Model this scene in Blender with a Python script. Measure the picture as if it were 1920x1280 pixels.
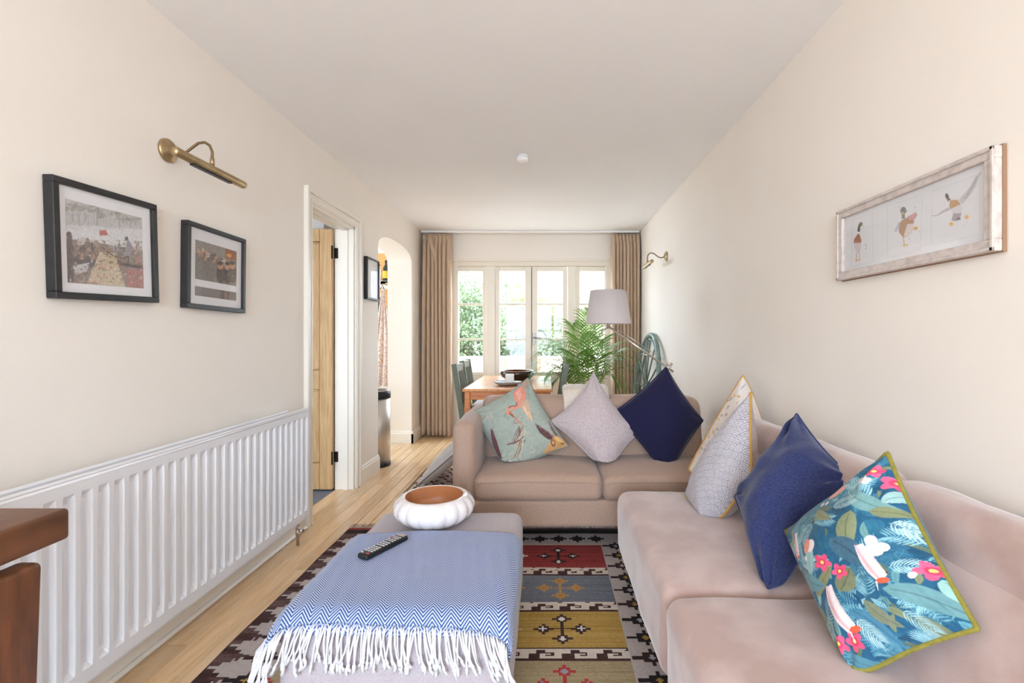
import bpy, bmesh, math, random
import numpy as np
from mathutils import Vector, Matrix, noise
R = math.radians
PI = math.pi
random.seed(7)
for _o in list(bpy.data.objects):
    bpy.data.objects.remove(_o)
scene = bpy.context.scene
COL = scene.collection

# ------------------------------------------------------------------ camera, sky, exposure
CAMZ = 1.19
FPX = 900.0            # focal length in pixels of the 1920 x 1280 frame
cam_d = bpy.data.cameras.new('camera')
cam = bpy.data.objects.new('camera', cam_d)
COL.objects.link(cam)
cam.location = (0, 0, CAMZ)
cam.rotation_euler = (R(90), 0, 0)
cam_d.sensor_width = 36.0
cam_d.lens = FPX / 1920 * 36
cam_d.shift_x = -65 / 1920
cam_d.shift_y = -9 / 1920
cam_d.clip_start = 0.02
scene.camera = cam

world = bpy.data.worlds.new('overcast_sky')
scene.world = world
world.use_nodes = True
_bg = world.node_tree.nodes['Background']
_bg.inputs['Color'].default_value = (0.70, 0.85, 1.0, 1)
_bg.inputs['Strength'].default_value = 1.0

scene.view_settings.view_transform = 'Standard'
scene.view_settings.look = 'None'
scene.view_settings.gamma = 1.0
scene.view_settings.use_curve_mapping = False
scene.view_settings.exposure = 3.92
scene.cycles.use_denoising = True
scene.cycles.max_bounces = 9
scene.cycles.diffuse_bounces = 6
scene.cycles.glossy_bounces = 4
scene.cycles.adaptive_threshold = 0.03
scene.cycles.transparent_max_bounces = 16
scene.cycles.sample_clamp_indirect = 6.0


def portal(name, loc, rot, sx, sy):
    d = bpy.data.lights.new(name, 'AREA')
    d.shape = 'RECTANGLE'
    d.size, d.size_y = sx, sy
    d.cycles.is_portal = True
    o = bpy.data.objects.new(name, d)
    COL.objects.link(o)
    o.location = loc
    o.rotation_euler = rot


XL, XR, YB, ZC = -1.507, 1.118, 5.85, 2.45      # room: left wall, right wall, far wall, ceiling
YN = -2.6                                      # wall behind the camera
portal('far_window_daylight', (-0.2, YB + 0.2, 1.1), (R(-90), 0, 0), 2.2, 2.1)
portal('near_window_daylight', (-0.2, YN - 0.2, 1.35), (R(90), 0, 0), 2.3, 1.9)
portal('kitchen_window_daylight', (-4.0, 5.0, 1.55), (0, R(-90), 0), 1.5, 1.6)
window_fill = bpy.data.lights.new('added_window_fill', 'AREA')  # area light added outside the window to brighten the near part of the room
window_fill.shape = 'RECTANGLE'
window_fill.size, window_fill.size_y = 2.1, 1.75
window_fill.energy = 5.5
window_fill.color = (0.66, 0.80, 1.0)
window_fill_o = bpy.data.objects.new('added_window_fill', window_fill)
COL.objects.link(window_fill_o)
window_fill_o.location = (-0.19, YN - 0.35, 1.4)
window_fill_o.rotation_euler = (R(90), 0, 0)
portal('hall_window_daylight', (-2.2, 0.85, 1.4), (R(90), 0, 0), 0.9, 1.8)


# ------------------------------------------------------------------ helpers
def P(px, py, Y):
    """the point at depth Y that the photograph shows at (px, py)"""
    return Vector(((px - 1025) / FPX * Y, Y, CAMZ - (py - 631) / FPX * Y))


def lin(c):
    a = np.asarray(c, dtype=np.float64) / 255.0
    return np.where(a <= 0.04045, a / 12.92, ((a + 0.055) / 1.055) ** 2.4)


def rgba(c):
    l = lin(c)
    return (float(l[0]), float(l[1]), float(l[2]), 1.0)


MATS = {}


def mat(name, c1, c2=None, nscale=8.0, stretch=(1, 1, 1), detail=4.0, rough=0.6, bump=0.0, bscale=None, metal=0.0,
        sheen=0.0, coat=0.0, coord='Object', rnd=0.0, spec=0.5, contrast=(0.3, 0.7), trans=0.0, bstretch=None):
    m = bpy.data.materials.new(name)
    m.use_nodes = True
    nt = m.node_tree
    N, L = nt.nodes, nt.links
    b = N['Principled BSDF']
    b.inputs['Roughness'].default_value = rough
    b.inputs['Metallic'].default_value = metal
    b.inputs['Specular IOR Level'].default_value = spec
    if sheen:
        b.inputs['Sheen Weight'].default_value = sheen
        b.inputs['Sheen Roughness'].default_value = 0.4
    if coat:
        b.inputs['Coat Weight'].default_value = coat
        b.inputs['Coat Roughness'].default_value = 0.05
    b.inputs['Base Color'].default_value = rgba(c1)
    if c2 is not None or bump:
        if coord == 'World':
            g = N.new('ShaderNodeNewGeometry')
            src = g.outputs['Position']
        else:
            g = N.new('ShaderNodeTexCoord')
            src = g.outputs[coord]
        mp = N.new('ShaderNodeMapping')
        mp.inputs['Scale'].default_value = stretch
        L.new(src, mp.inputs['Vector'])
        vec = mp.outputs['Vector']
        if rnd:
            oi = N.new('ShaderNodeObjectInfo')
            ml = N.new('ShaderNodeMath')
            ml.operation = 'MULTIPLY'
            ml.inputs[1].default_value = 37.0
            L.new(oi.outputs['Random'], ml.inputs[0])
            ad = N.new('ShaderNodeVectorMath')
            ad.operation = 'ADD'
            L.new(vec, ad.inputs[0])
            L.new(ml.outputs[0], ad.inputs[1])
            vec = ad.outputs[0]
        out = None
        if c2 is not None:
            n = N.new('ShaderNodeTexNoise')
            n.inputs['Scale'].default_value = nscale
            n.inputs['Detail'].default_value = detail
            L.new(vec, n.inputs['Vector'])
            cr = N.new('ShaderNodeValToRGB')
            cr.color_ramp.elements[0].position = contrast[0]
            cr.color_ramp.elements[0].color = rgba(c1)
            cr.color_ramp.elements[1].position = contrast[1]
            cr.color_ramp.elements[1].color = rgba(c2)
            L.new(n.outputs['Fac'], cr.inputs['Fac'])
            out = cr.outputs['Color']
            if rnd:
                hs = N.new('ShaderNodeHueSaturation')
                mr = N.new('ShaderNodeMapRange')
                mr.inputs['To Min'].default_value = 1 - rnd
                mr.inputs['To Max'].default_value = 1 + rnd
                L.new(oi.outputs['Random'], mr.inputs['Value'])
                L.new(mr.outputs['Result'], hs.inputs['Value'])
                L.new(out, hs.inputs['Color'])
                out = hs.outputs['Color']
            L.new(out, b.inputs['Base Color'])
        if bump:
            n2 = N.new('ShaderNodeTexNoise')
            n2.inputs['Scale'].default_value = bscale or nscale * 4
            n2.inputs['Detail'].default_value = 3
            if bstretch:
                mp2 = N.new('ShaderNodeMapping')
                mp2.inputs['Scale'].default_value = bstretch
                L.new(src, mp2.inputs['Vector'])
                L.new(mp2.outputs['Vector'], n2.inputs['Vector'])
            else:
                L.new(vec, n2.inputs['Vector'])
            bp = N.new('ShaderNodeBump')
            bp.inputs['Strength'].default_value = min(1.0, bump)
            bp.inputs['Distance'].default_value = 0.004 * max(1.0, bump)
            L.new(n2.outputs['Fac'], bp.inputs['Height'])
            L.new(bp.outputs['Normal'], b.inputs['Normal'])
    if trans:
        t = N.new('ShaderNodeBsdfTranslucent')
        t.inputs['Color'].default_value = rgba(c1)
        mx = N.new('ShaderNodeMixShader')
        mx.inputs['Fac'].default_value = trans
        L.new(b.outputs[0], mx.inputs[1])
        L.new(t.outputs[0], mx.inputs[2])
        L.new(mx.outputs[0], N['Material Output'].inputs['Surface'])
    MATS[name] = m
    return m


def attr_mat(name, rough=0.8, bump=0.0, bscale=400.0, coat=0.0, sheen=0.0, bstretch=(1, 1, 1), spec=0.3):
    """a printed or woven surface: the colour of each point is stored on the mesh"""
    m = mat(name, (200, 200, 200), None, rough=rough, bump=bump, bscale=bscale, coat=coat, sheen=sheen, stretch=bstretch, spec=spec)
    nt = m.node_tree
    a = nt.nodes.new('ShaderNodeAttribute')
    a.attribute_name = 'Col'
    nt.links.new(a.outputs['Color'], nt.nodes['Principled BSDF'].inputs['Base Color'])
    return m


def glass_mat(name, tint=(255, 255, 255), refl=0.025):
    m = bpy.data.materials.new(name)
    m.use_nodes = True
    N, L = m.node_tree.nodes, m.node_tree.links
    N.remove(N['Principled BSDF'])
    t = N.new('ShaderNodeBsdfTransparent')
    t.inputs['Color'].default_value = rgba(tint)
    g = N.new('ShaderNodeBsdfGlossy')
    g.inputs['Roughness'].default_value = 0.02
    lw = N.new('ShaderNodeLayerWeight')
    lw.inputs['Blend'].default_value = 0.5
    pw = N.new('ShaderNodeMath')
    pw.operation = 'POWER'
    pw.inputs[1].default_value = 4.0
    L.new(lw.outputs['Facing'], pw.inputs[0])
    ma = N.new('ShaderNodeMath')
    ma.operation = 'MULTIPLY_ADD'
    ma.inputs[1].default_value = 0.7
    ma.inputs[2].default_value = refl
    L.new(pw.outputs[0], ma.inputs[0])
    mx = N.new('ShaderNodeMixShader')
    L.new(ma.outputs[0], mx.inputs['Fac'])
    L.new(t.outputs[0], mx.inputs[1])
    L.new(g.outputs[0], mx.inputs[2])
    L.new(mx.outputs[0], N['Material Output'].inputs['Surface'])
    MATS[name] = m
    return m


def thing(name, label, cat, loc=(0, 0, 0), group=None, kind=None):
    o = bpy.data.objects.new(name, None)
    COL.objects.link(o)
    o.location = loc
    o.empty_display_size = 0.05
    if kind:
        o['kind'] = kind
    if label:
        o['label'] = label
    if cat:
        o['category'] = cat
    if group:
        o['group'] = group
    return o


def tag(o, label=None, cat=None, group=None, kind=None):
    if label:
        o['label'] = label
    if cat:
        o['category'] = cat
    if group:
        o['group'] = group
    if kind:
        o['kind'] = kind
    return o


def world_offset(o):
    off = Vector((0, 0, 0))
    while o is not None:
        off += o.location
        o = o.parent
    return off


class MB:
    """collects world-space geometry; build() links it as one mesh object"""

    def __init__(self):
        self.v, self.f, self.s = [], [], []

    def add(self, verts, faces, smooth=False):
        k = len(self.v)
        self.v.extend([tuple(p) for p in verts])
        self.f.extend([tuple(i + k for i in f) for f in faces])
        self.s.extend([smooth] * len(faces))
        return self

    def box(self, x0, x1, y0, y1, z0, z1, bevel=0.0):
        if bevel > 0:
            b = min(bevel, abs(x1 - x0) * .49, abs(y1 - y0) * .49, abs(z1 - z0) * .49)
            vs, fs = bevel_box((x0 + x1) / 2, (y0 + y1) / 2, (z0 + z1) / 2, abs(x1 - x0) / 2, abs(y1 - y0) / 2, abs(z1 - z0) / 2, b)
            return self.add(vs, fs)
        vs = [(x0, y0, z0), (x1, y0, z0), (x1, y1, z0), (x0, y1, z0), (x0, y0, z1), (x1, y0, z1), (x1, y1, z1), (x0, y1, z1)]
        return self.add(vs, [(0, 3, 2, 1), (4, 5, 6, 7), (0, 1, 5, 4), (1, 2, 6, 5), (2, 3, 7, 6), (3, 0, 4, 7)])

    def tube(self, pts, r, n=8, cap=True, closed=False, smooth=True):
        pts = [Vector(p) for p in pts]
        m = len(pts)
        rs = r if hasattr(r, '__len__') else [r] * m
        vs, fs = [], []
        up = None
        for i, p in enumerate(pts):
            if closed:
                t = (pts[(i + 1) % m] - pts[i - 1])
            else:
                t = pts[min(i + 1, m - 1)] - pts[max(i - 1, 0)]
            if t.length < 1e-9:
                t = Vector((0, 0, 1))
            t.normalize()
            if up is None:
                up = Vector((0, 0, 1)) if abs(t.z) < 0.9 else Vector((1, 0, 0))
            a = t.cross(up)
            if a.length < 1e-6:
                up = Vector((0, 1, 0))
                a = t.cross(up)
            a.normalize()
            b = a.cross(t).normalized()
            up = b
            for k in range(n):
                w = 2 * PI * k / n
                vs.append(p + (a * math.cos(w) + b * math.sin(w)) * rs[i])
        last = m if closed else m - 1
        for i in range(last):
            j = (i + 1) % m
            for k in range(n):
                k2 = (k + 1) % n
                fs.append((i * n + k, i * n + k2, j * n + k2, j * n + k))
        if cap and not closed:
            fs.append(tuple(reversed(range(n))))
            fs.append(tuple((m - 1) * n + k for k in range(n)))
        return self.add(vs, fs, smooth)

    def lathe(self, prof, cx, cy, n=24, cz=0.0, axis='z', smooth=True, mod=None):
        vs, fs = [], []
        for (r, z) in prof:
            for k in range(n):
                a = 2 * PI * k / n
                rr = r * (mod(a, z) if mod else 1.0)
                if axis == 'z':
                    vs.append((cx + rr * math.cos(a), cy + rr * math.sin(a), cz + z))
                elif axis == 'x':
                    vs.append((cx + z, cy + rr * math.cos(a), cz + rr * math.sin(a)))
                else:
                    vs.append((cx + rr * math.cos(a), cy + z, cz + rr * math.sin(a)))
        for i in range(len(prof) - 1):
            for k in range(n):
                k2 = (k + 1) % n
                fs.append((i * n + k, i * n + k2, (i + 1) * n + k2, (i + 1) * n + k))
        return self.add(vs, fs, smooth)

    def prism(self, poly, axis, a0, a1, smooth=False):
        """poly: list of 2D points; extruded along axis from a0 to a1"""
        def pt(p, a):
            if axis == 'x':
                return (a, p[0], p[1])
            if axis == 'y':
                return (p[0], a, p[1])
            return (p[0], p[1], a)
        n = len(poly)
        vs = [pt(p, a0) for p in poly] + [pt(p, a1) for p in poly]
        fs = [tuple(range(n)), tuple(reversed(range(n, 2 * n)))]
        for i in range(n):
            j = (i + 1) % n
            fs.append((i, j, j + n, i + n))
        return self.add(vs, fs, smooth)

    def bar(self, a, b, w, h, up=(0, 0, 1)):
        """a straight rectangular bar from a to b"""
        a, b = Vector(a), Vector(b)
        t = (b - a).normalized()
        u = Vector(up)
        s = t.cross(u)
        if s.length < 1e-6:
            s = t.cross(Vector((1, 0, 0)))
        s.normalize()
        u = s.cross(t).normalized()
        vs = []
        for p in (a, b):
            for (i, j) in ((-1, -1), (1, -1), (1, 1), (-1, 1)):
                vs.append(p + s * (i * w / 2) + u * (j * h / 2))
        return self.add(vs, [(3, 2, 1, 0), (4, 5, 6, 7), (0, 1, 5, 4), (1, 2, 6, 5), (2, 3, 7, 6), (3, 0, 4, 7)])

    def build(self, name, m, parent=None, recalc=True):
        off = world_offset(parent) if parent is not None else Vector((0, 0, 0))
        me = bpy.data.meshes.new(name)
        vs = self.v if off.length == 0 else [(x - off.x, y - off.y, z - off.z) for (x, y, z) in self.v]
        me.from_pydata(vs, [], self.f)
        me.polygons.foreach_set('use_smooth', self.s)
        if recalc:
            bm = bmesh.new()
            bm.from_mesh(me)
            bmesh.ops.recalc_face_normals(bm, faces=bm.faces)
            bm.to_mesh(me)
            bm.free()
        me.materials.append(m if not isinstance(m, str) else MATS[m])
        o = bpy.data.objects.new(name, me)
        COL.objects.link(o)
        if parent is not None:
            o.parent = parent
        me.update()
        return o


def bevel_box(cx, cy, cz, hx, hy, hz, b):
    """a box with its edges chamfered: 24 vertices, 26 faces"""
    vs, idx = [], {}
    for sx in (-1, 1):
        for sy in (-1, 1):
            for sz in (-1, 1):
                for ax in range(3):
                    h = [hx - b, hy - b, hz - b]
                    h[ax] += b
                    idx[(sx, sy, sz, ax)] = len(vs)
                    vs.append((cx + sx * h[0], cy + sy * h[1], cz + sz * h[2]))
    fs = []
    for ax in range(3):
        o = [i for i in range(3) if i != ax]
        for s in (-1, 1):
            q = []
            for (a, c) in ((-1, -1), (1, -1), (1, 1), (-1, 1)):
                k = [0, 0, 0]
                k[ax], k[o[0]], k[o[1]] = s, a, c
                q.append(idx[(*k, ax)])
            fs.append(tuple(q))
    for ax in range(3):          # edge chamfers along ax
        o = [i for i in range(3) if i != ax]
        for a in (-1, 1):
            for c in (-1, 1):
                k0, k1 = [0, 0, 0], [0, 0, 0]
                k0[ax], k1[ax] = -1, 1
                k0[o[0]] = k1[o[0]] = a
                k0[o[1]] = k1[o[1]] = c
                fs.append((idx[(*k0, o[0])], idx[(*k1, o[0])], idx[(*k1, o[1])], idx[(*k0, o[1])]))
    for sx in (-1, 1):
        for sy in (-1, 1):
            for sz in (-1, 1):
                fs.append(tuple(idx[(sx, sy, sz, a)] for a in range(3)))
    return vs, fs


def soft(x0, x1, y0, y1, z0, z1, r=0.05, n=14, crown=0.0, belly=0.0, wob=0.0, seed=0, rn=5, shape=None):
    """an upholstered block: rounded edges, crowned top, slightly bulging sides, uneven surface"""
    c = Vector(((x0 + x1) / 2, (y0 + y1) / 2, (z0 + z1) / 2))
    h = Vector((abs(x1 - x0) / 2, abs(y1 - y0) / 2, abs(z1 - z0) / 2))
    r = min(r, h.x * .98, h.y * .98, h.z * .98)

    def coords(hh):
        e = [hh - r + r * math.sin(PI / 2 * k / rn) for k in range(rn + 1)]
        inner = list(np.linspace(-(hh - r), hh - r, n))
        return [-q for q in reversed(e)] + inner[1:-1] + e
    ax = [coords(h.x), coords(h.y), coords(h.z)]
    verts, faces, key = [], [], {}

    def vert(p):
        k = (round(p[0], 6), round(p[1], 6), round(p[2], 6))
        if k in key:
            return key[k]
        q = Vector([max(-(h[i] - r), min(h[i] - r, p[i])) for i in range(3)])
        d = Vector(p) - q
        if d.length > 1e-9:
            d = d.normalized() * r
        w = q + d
        u = [w[i] / h[i] for i in range(3)]
        fx, fy, fz = [max(0.0, 1 - u[i] ** 2) for i in range(3)]
        if crown:
            w.z += crown * fx * fy * max(0.0, u[2])
        if belly:
            w.x += belly * fy * fz * u[0]
            w.y += belly * fx * fz * u[1]
        if wob:
            nn = noise.noise((w + Vector((seed * 3.1, seed * 1.7, seed))) * 5.0) + 0.4 * noise.noise((w + Vector((seed, 0, seed))) * 13.0)
            w += d.normalized() * nn * wob
        w = w + c
        if shape:
            w = shape(w, u)
        key[k] = len(verts)
        verts.append(w)
        return key[k]
    for a in range(3):
        b1, b2 = [(1, 2), (2, 0), (0, 1)][a]
        for s in (-1, 1):
            A, B = ax[b1], ax[b2]
            g = []
            for i in A:
                row = []
                for j in B:
                    p = [0, 0, 0]
                    p[a], p[b1], p[b2] = s * h[a], i, j
                    row.append(vert(p))
                g.append(row)
            for i in range(len(A) - 1):
                for j in range(len(B) - 1):
                    f = (g[i][j], g[i + 1][j], g[i + 1][j + 1], g[i][j + 1])
                    if len(set(f)) < 3:
                        continue
                    faces.append(f if s > 0 else f[::-1])
    return verts, faces


def soft_obj(name, m, parent, *a, **k):
    v, f = soft(*a, **k)
    return MB().add(v, f, True).build(name, m, parent, recalc=False)


def copy_tree(o, parent=None):
    c = o.copy()
    COL.objects.link(c)
    c.parent = parent
    for ch in o.children:
        copy_tree(ch, c)
    return c


def grid_obj(name, pts, nu, nv, m, parent=None, uv=None, col=None, corner_col=None, smooth=True, flip=False):
    """pts: (nv, nu, 3) array"""
    off = world_offset(parent) if parent is not None else Vector((0, 0, 0))
    pts = np.asarray(pts, dtype=np.float64).reshape(-1, 3) - np.array(off)
    i = np.arange(nv - 1)[:, None] * nu + np.arange(nu - 1)[None, :]
    q = np.stack([i, i + 1, i + 1 + nu, i + nu], -1).reshape(-1, 4)
    if flip:
        q = q[:, ::-1]
    me = bpy.data.meshes.new(name)
    me.from_pydata(pts.tolist(), [], q.tolist())
    me.polygons.foreach_set('use_smooth', [smooth] * len(q))
    if uv is not None:
        l = me.uv_layers.new(name='UVMap')
        l.data.foreach_set('uv', np.asarray(uv, dtype=np.float32).reshape(-1, 2)[q.reshape(-1)].reshape(-1))
    if col is not None:
        a = me.attributes.new('Col', 'FLOAT_COLOR', 'POINT')
        c4 = np.ones((len(pts), 4), dtype=np.float32)
        c4[:, :3] = np.asarray(col).reshape(-1, 3)
        a.data.foreach_set('color', c4.reshape(-1))
    if corner_col is not None:
        a = me.attributes.new('Col', 'FLOAT_COLOR', 'CORNER')
        c4 = np.ones((len(q), 4, 4), dtype=np.float32)
        c4[:, :, :3] = np.asarray(corner_col).reshape(-1, 1, 3)
        a.data.foreach_set('color', c4.reshape(-1))
    me.materials.append(MATS[m] if isinstance(m, str) else m)
    o = bpy.data.objects.new(name, me)
    COL.objects.link(o)
    if parent is not None:
        o.parent = parent
    me.update()
    return o


class Canvas:
    """a small painter for prints and woven patterns: colours in sRGB 0..255, coordinates through a homography into the unit square"""

    def __init__(self, w, h, bg, quad=None, dst=((0, 0), (1, 0), (1, 1), (0, 1))):
        self.w, self.h = w, h
        self.a = np.empty((h, w, 3))
        self.a[:] = bg
        self.H = None
        if quad is not None:      # quad: the points that map to (0,0) (1,0) (1,1) (0,1)
            A, B = [], []
            for (x, y), (u, v) in zip(quad, dst):
                A.append([x, y, 1, 0, 0, 0, -u * x, -u * y]); B.append(u)
                A.append([0, 0, 0, x, y, 1, -v * x, -v * y]); B.append(v)
            self.H = np.append(np.linalg.solve(np.array(A, float), np.array(B, float)), 1).reshape(3, 3)

    def uv(self, pts):
        p = np.asarray(pts, float)
        if self.H is None:
            return p
        q = np.c_[p, np.ones(len(p))] @ self.H.T
        return q[:, :2] / q[:, 2:3]

    def poly(self, pts, c, alpha=1.0, raw=False):
        p = np.asarray(pts, float) if raw else self.uv(pts)
        p = p * [self.w, self.h]
        x0, x1 = int(max(0, math.floor(p[:, 0].min()))), int(min(self.w, math.ceil(p[:, 0].max()) + 1))
        y0, y1 = int(max(0, math.floor(p[:, 1].min()))), int(min(self.h, math.ceil(p[:, 1].max()) + 1))
        if x1 <= x0 or y1 <= y0:
            return
        X, Y = np.meshgrid(np.arange(x0, x1) + .5, np.arange(y0, y1) + .5)
        ins = np.zeros(X.shape, bool)
        n = len(p)
        for i in range(n):
            (xa, ya), (xb, yb) = p[i], p[(i + 1) % n]
            if ya == yb:
                continue
            hit = ((ya > Y) != (yb > Y)) & (X < (xb - xa) * (Y - ya) / (yb - ya) + xa)
            ins ^= hit
        s = self.a[y0:y1, x0:x1]
        s[ins] = s[ins] * (1 - alpha) + np.array(c, float) * alpha

    def ell(self, cx, cy, rx, ry, c, ang=0.0, alpha=1.0, n=18):
        t = np.linspace(0, 2 * PI, n, endpoint=False)
        ca, sa = math.cos(ang), math.sin(ang)
        x, y = rx * np.cos(t), ry * np.sin(t)
        self.poly(np.c_[cx + x * ca - y * sa, cy + x * sa + y * ca], c, alpha)

    def stroke(self, pts, w, c, alpha=1.0):
        """a tapering stroke along points; w: one width or a width at each point"""
        p = np.asarray(pts, float)
        if len(p) > 2:           # smooth it
            t = np.linspace(0, len(p) - 1, 6 * len(p))
            i = np.clip(t.astype(int), 0, len(p) - 2)
            f = (t - i)[:, None]
            pm, p0, p1, p2 = p[np.clip(i - 1, 0, None)], p[i], p[i + 1], p[np.clip(i + 2, None, len(p) - 1)]
            q = .5 * (2 * p0 + (p1 - pm) * f + (2 * pm - 5 * p0 + 4 * p1 - p2) * f ** 2 + (3 * p0 - pm - 3 * p1 + p2) * f ** 3)
            ww = np.interp(t, np.arange(len(p)), w if hasattr(w, '__len__') else [w] * len(p))
        else:
            q, ww = p, np.array(w if hasattr(w, '__len__') else [w] * len(p), float)
        d = np.gradient(q, axis=0)
        d /= np.linalg.norm(d, axis=1, keepdims=True) + 1e-9
        nn = np.c_[-d[:, 1], d[:, 0]] * (ww[:, None] / 2)
        self.poly(np.r_[q + nn, (q - nn)[::-1]], c, alpha)

    def leaf(self, x0, y0, x1, y1, w, c, bend=0.0, vein=None, alpha=1.0):
        a, b = np.array([x0, y0], float), np.array([x1, y1], float)
        d = b - a
        nrm = np.array([-d[1], d[0]])
        t = np.linspace(0, 1, 13)
        mid = a + t[:, None] * d + (bend * 4 * t * (1 - t))[:, None] * nrm
        wd = w * np.sin(PI * t ** 0.8) ** 0.8
        u = nrm / (np.linalg.norm(nrm) + 1e-9)
        self.poly(np.r_[mid + wd[:, None] * u / 2, (mid - wd[:, None] * u / 2)[::-1]], c, alpha)
        if vein is not None:
            self.stroke(mid[[1, 4, 8, 11]], w * 0.07, vein)

    def frond(self, x0, y0, x1, y1, ln, c, n=10, bend=0.0, lw=None, ang=0.9):
        a, b = np.array([x0, y0], float), np.array([x1, y1], float)
        d = b - a
        nrm = np.array([-d[1], d[0]])
        base = math.atan2(d[1], d[0])
        for i in range(n):
            t = (i + .5) / n
            p = a + t * d + bend * 4 * t * (1 - t) * nrm
            for s in (-1, 1):
                g = base + s * ang * (1 - 0.45 * t)
                l = ln * (0.55 + 0.9 * t * (1 - t) * 2)
                cc = np.array(c) + random.uniform(-14, 14)
                self.leaf(p[0], p[1], p[0] + math.cos(g) * l, p[1] + math.sin(g) * l, lw or ln * .10, cc, bend=0.06 * s)
        self.stroke([a, a + d * .5 + bend * nrm, b], [ln * .05, ln * .04, ln * .02], np.array(c) - 20)

    def flower(self, x, y, r, c, cc=(250, 215, 110), n=5, rot=0.0, sq=1.0):
        for k in range(n):
            g = rot + 2 * PI * k / n
            self.ell(x + math.cos(g) * r * .55, y + math.sin(g) * r * .55 * sq, r * .5, r * .34 * sq, np.array(c) + random.uniform(-12, 12), ang=g)
        self.ell(x, y, r * .42, r * .42 * sq, np.array(c) * .72 + np.array([40, 0, 10]))
        self.ell(x, y, r * .2, r * .2 * sq, cc)

    def mottle(self, amp, cells=24, seed=1):
        rs = np.random.RandomState(seed)
        for k, am in ((cells, amp), (cells * 4, amp * .5)):
            g = rs.rand(k + 2, k + 2) - .5
            X, Y = np.meshgrid(np.linspace(0, k, self.w), np.linspace(0, k, self.h))
            i, j = X.astype(int), Y.astype(int)
            fx, fy = X - i, Y - j
            v = g[j, i] * (1 - fx) * (1 - fy) + g[j, i + 1] * fx * (1 - fy) + g[j + 1, i] * (1 - fx) * fy + g[j + 1, i + 1] * fx * fy
            self.a += (v * 2 * am)[:, :, None]

    def sample(self, u, v):
        """linear colours at unit-square coordinates"""
        x = np.clip(np.asarray(u) * self.w - .5, 0, self.w - 1.001)
        y = np.clip(np.asarray(v) * self.h - .5, 0, self.h - 1.001)
        i, j = x.astype(int), y.astype(int)
        fx, fy = (x - i)[..., None], (y - j)[..., None]
        a = np.clip(self.a, 0, 255)
        i1, j1 = np.minimum(i + 1, self.w - 1), np.minimum(j + 1, self.h - 1)
        c = a[j, i] * (1 - fx) * (1 - fy) + a[j, i1] * fx * (1 - fy) + a[j1, i] * (1 - fx) * fy + a[j1, i1] * fx * fy
        return lin(c)


def noise_grid(pts, scale, seed):
    sv = Vector((seed * 7.3, seed * 2.9, seed * 5.1))
    return np.array([noise.noise(Vector(p) * scale + sv) for p in pts.reshape(-1, 3)]).reshape(pts.shape[:-1])


# ------------------------------------------------------------------ materials
mat('wall_paint', (243, 235, 226), (241, 233, 223), nscale=3, rough=0.85, bump=0.06, bscale=90, spec=0.2)
mat('ceiling_paint', (247, 246, 246), (245, 244, 244), nscale=2, rough=0.9, spec=0.2)
mat('white_gloss', (240, 238, 236), rough=0.3, spec=0.45)
mat('cream_trim', (241, 234, 223), rough=0.35, spec=0.4)
mat('window_paint', (240, 232, 218), rough=0.35, spec=0.4)
mat('radiator_enamel', (238, 238, 242), rough=0.28, spec=0.5)
mat('floor_wood', (236, 204, 164), (222, 182, 136), nscale=5, stretch=(9, 0.9, 1), detail=6, rough=0.27, bump=0.03, bscale=60, coord='World', rnd=0.12, spec=0.5)
mat('subfloor', (70, 50, 36), rough=0.9)
mat('pine_door', (214, 178, 128), (188, 146, 96), nscale=6, stretch=(14, 14, 1.0), detail=6, rough=0.5, bump=0.05, coord='World')
mat('pine_table', (226, 150, 84), (198, 112, 52), nscale=5, stretch=(1.2, 9, 9), detail=5, rough=0.35, coord='World', coat=0.15)
mat('pine_top', (232, 168, 110), (214, 142, 84), nscale=5, stretch=(9, 1.0, 9), detail=5, rough=0.25, coord='World', coat=0.2)
mat('brown_wood', (124, 78, 46), (80, 46, 26), nscale=7, stretch=(6, 1.2, 2.5), detail=6, rough=0.4, bump=0.08, bscale=60, coord='World', contrast=(0.25, 0.75))
mat('brown_wood_v', (122, 74, 42), (76, 44, 24), nscale=9, stretch=(6, 6, 0.9), detail=7, rough=0.42, bump=0.1, bscale=60, coord='World', contrast=(0.25, 0.75))
mat('crate_wood', (196, 160, 112), (170, 130, 86), nscale=6, stretch=(2, 9, 9), rough=0.6)
mat('black_frame', (30, 30, 32), (40, 39, 40), nscale=30, rough=0.4)
mat('mat_board', (236, 235, 238), rough=0.8)
mat('chalk_frame', (210, 199, 192), (180, 167, 160), nscale=40, stretch=(2, 1, 1), detail=8, rough=0.7, bump=0.25, bscale=120, contrast=(0.45, 0.8))
mat('frame_backing', (150, 116, 90), rough=0.8)
mat('antique_brass', (190, 168, 130), (164, 140, 104), nscale=18, rough=0.38, metal=0.85)
mat('dark_brass', (136, 116, 86), rough=0.4, metal=0.9)
mat('steel', (222, 216, 210), (206, 200, 194), nscale=40, stretch=(1, 1, 0.1), rough=0.4, metal=0.95)
mat('nickel', (206, 198, 190), rough=0.28, metal=0.9)
mat('black_plastic', (24, 24, 27), rough=0.35)
mat('dark_iron', (46, 32, 26), rough=0.5, metal=0.6)
mat('curtain_cloth', (208, 182, 158), (202, 175, 150), nscale=12, stretch=(1, 1, 1), rough=0.9, bump=0.1, bscale=300, trans=0.12, spec=0.1)
mat('linen', (179, 152, 135), (169, 141, 124), nscale=140, stretch=(1, 1, 1), detail=2, rough=0.9, bump=0.2, bscale=500, sheen=0.3, spec=0.15)
mat('velvet', (198, 174, 166), (180, 153, 144), nscale=5.5, detail=5, rough=0.85, bump=0.12, bscale=260, sheen=0.7, spec=0.12, contrast=(0.40, 0.60))
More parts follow.
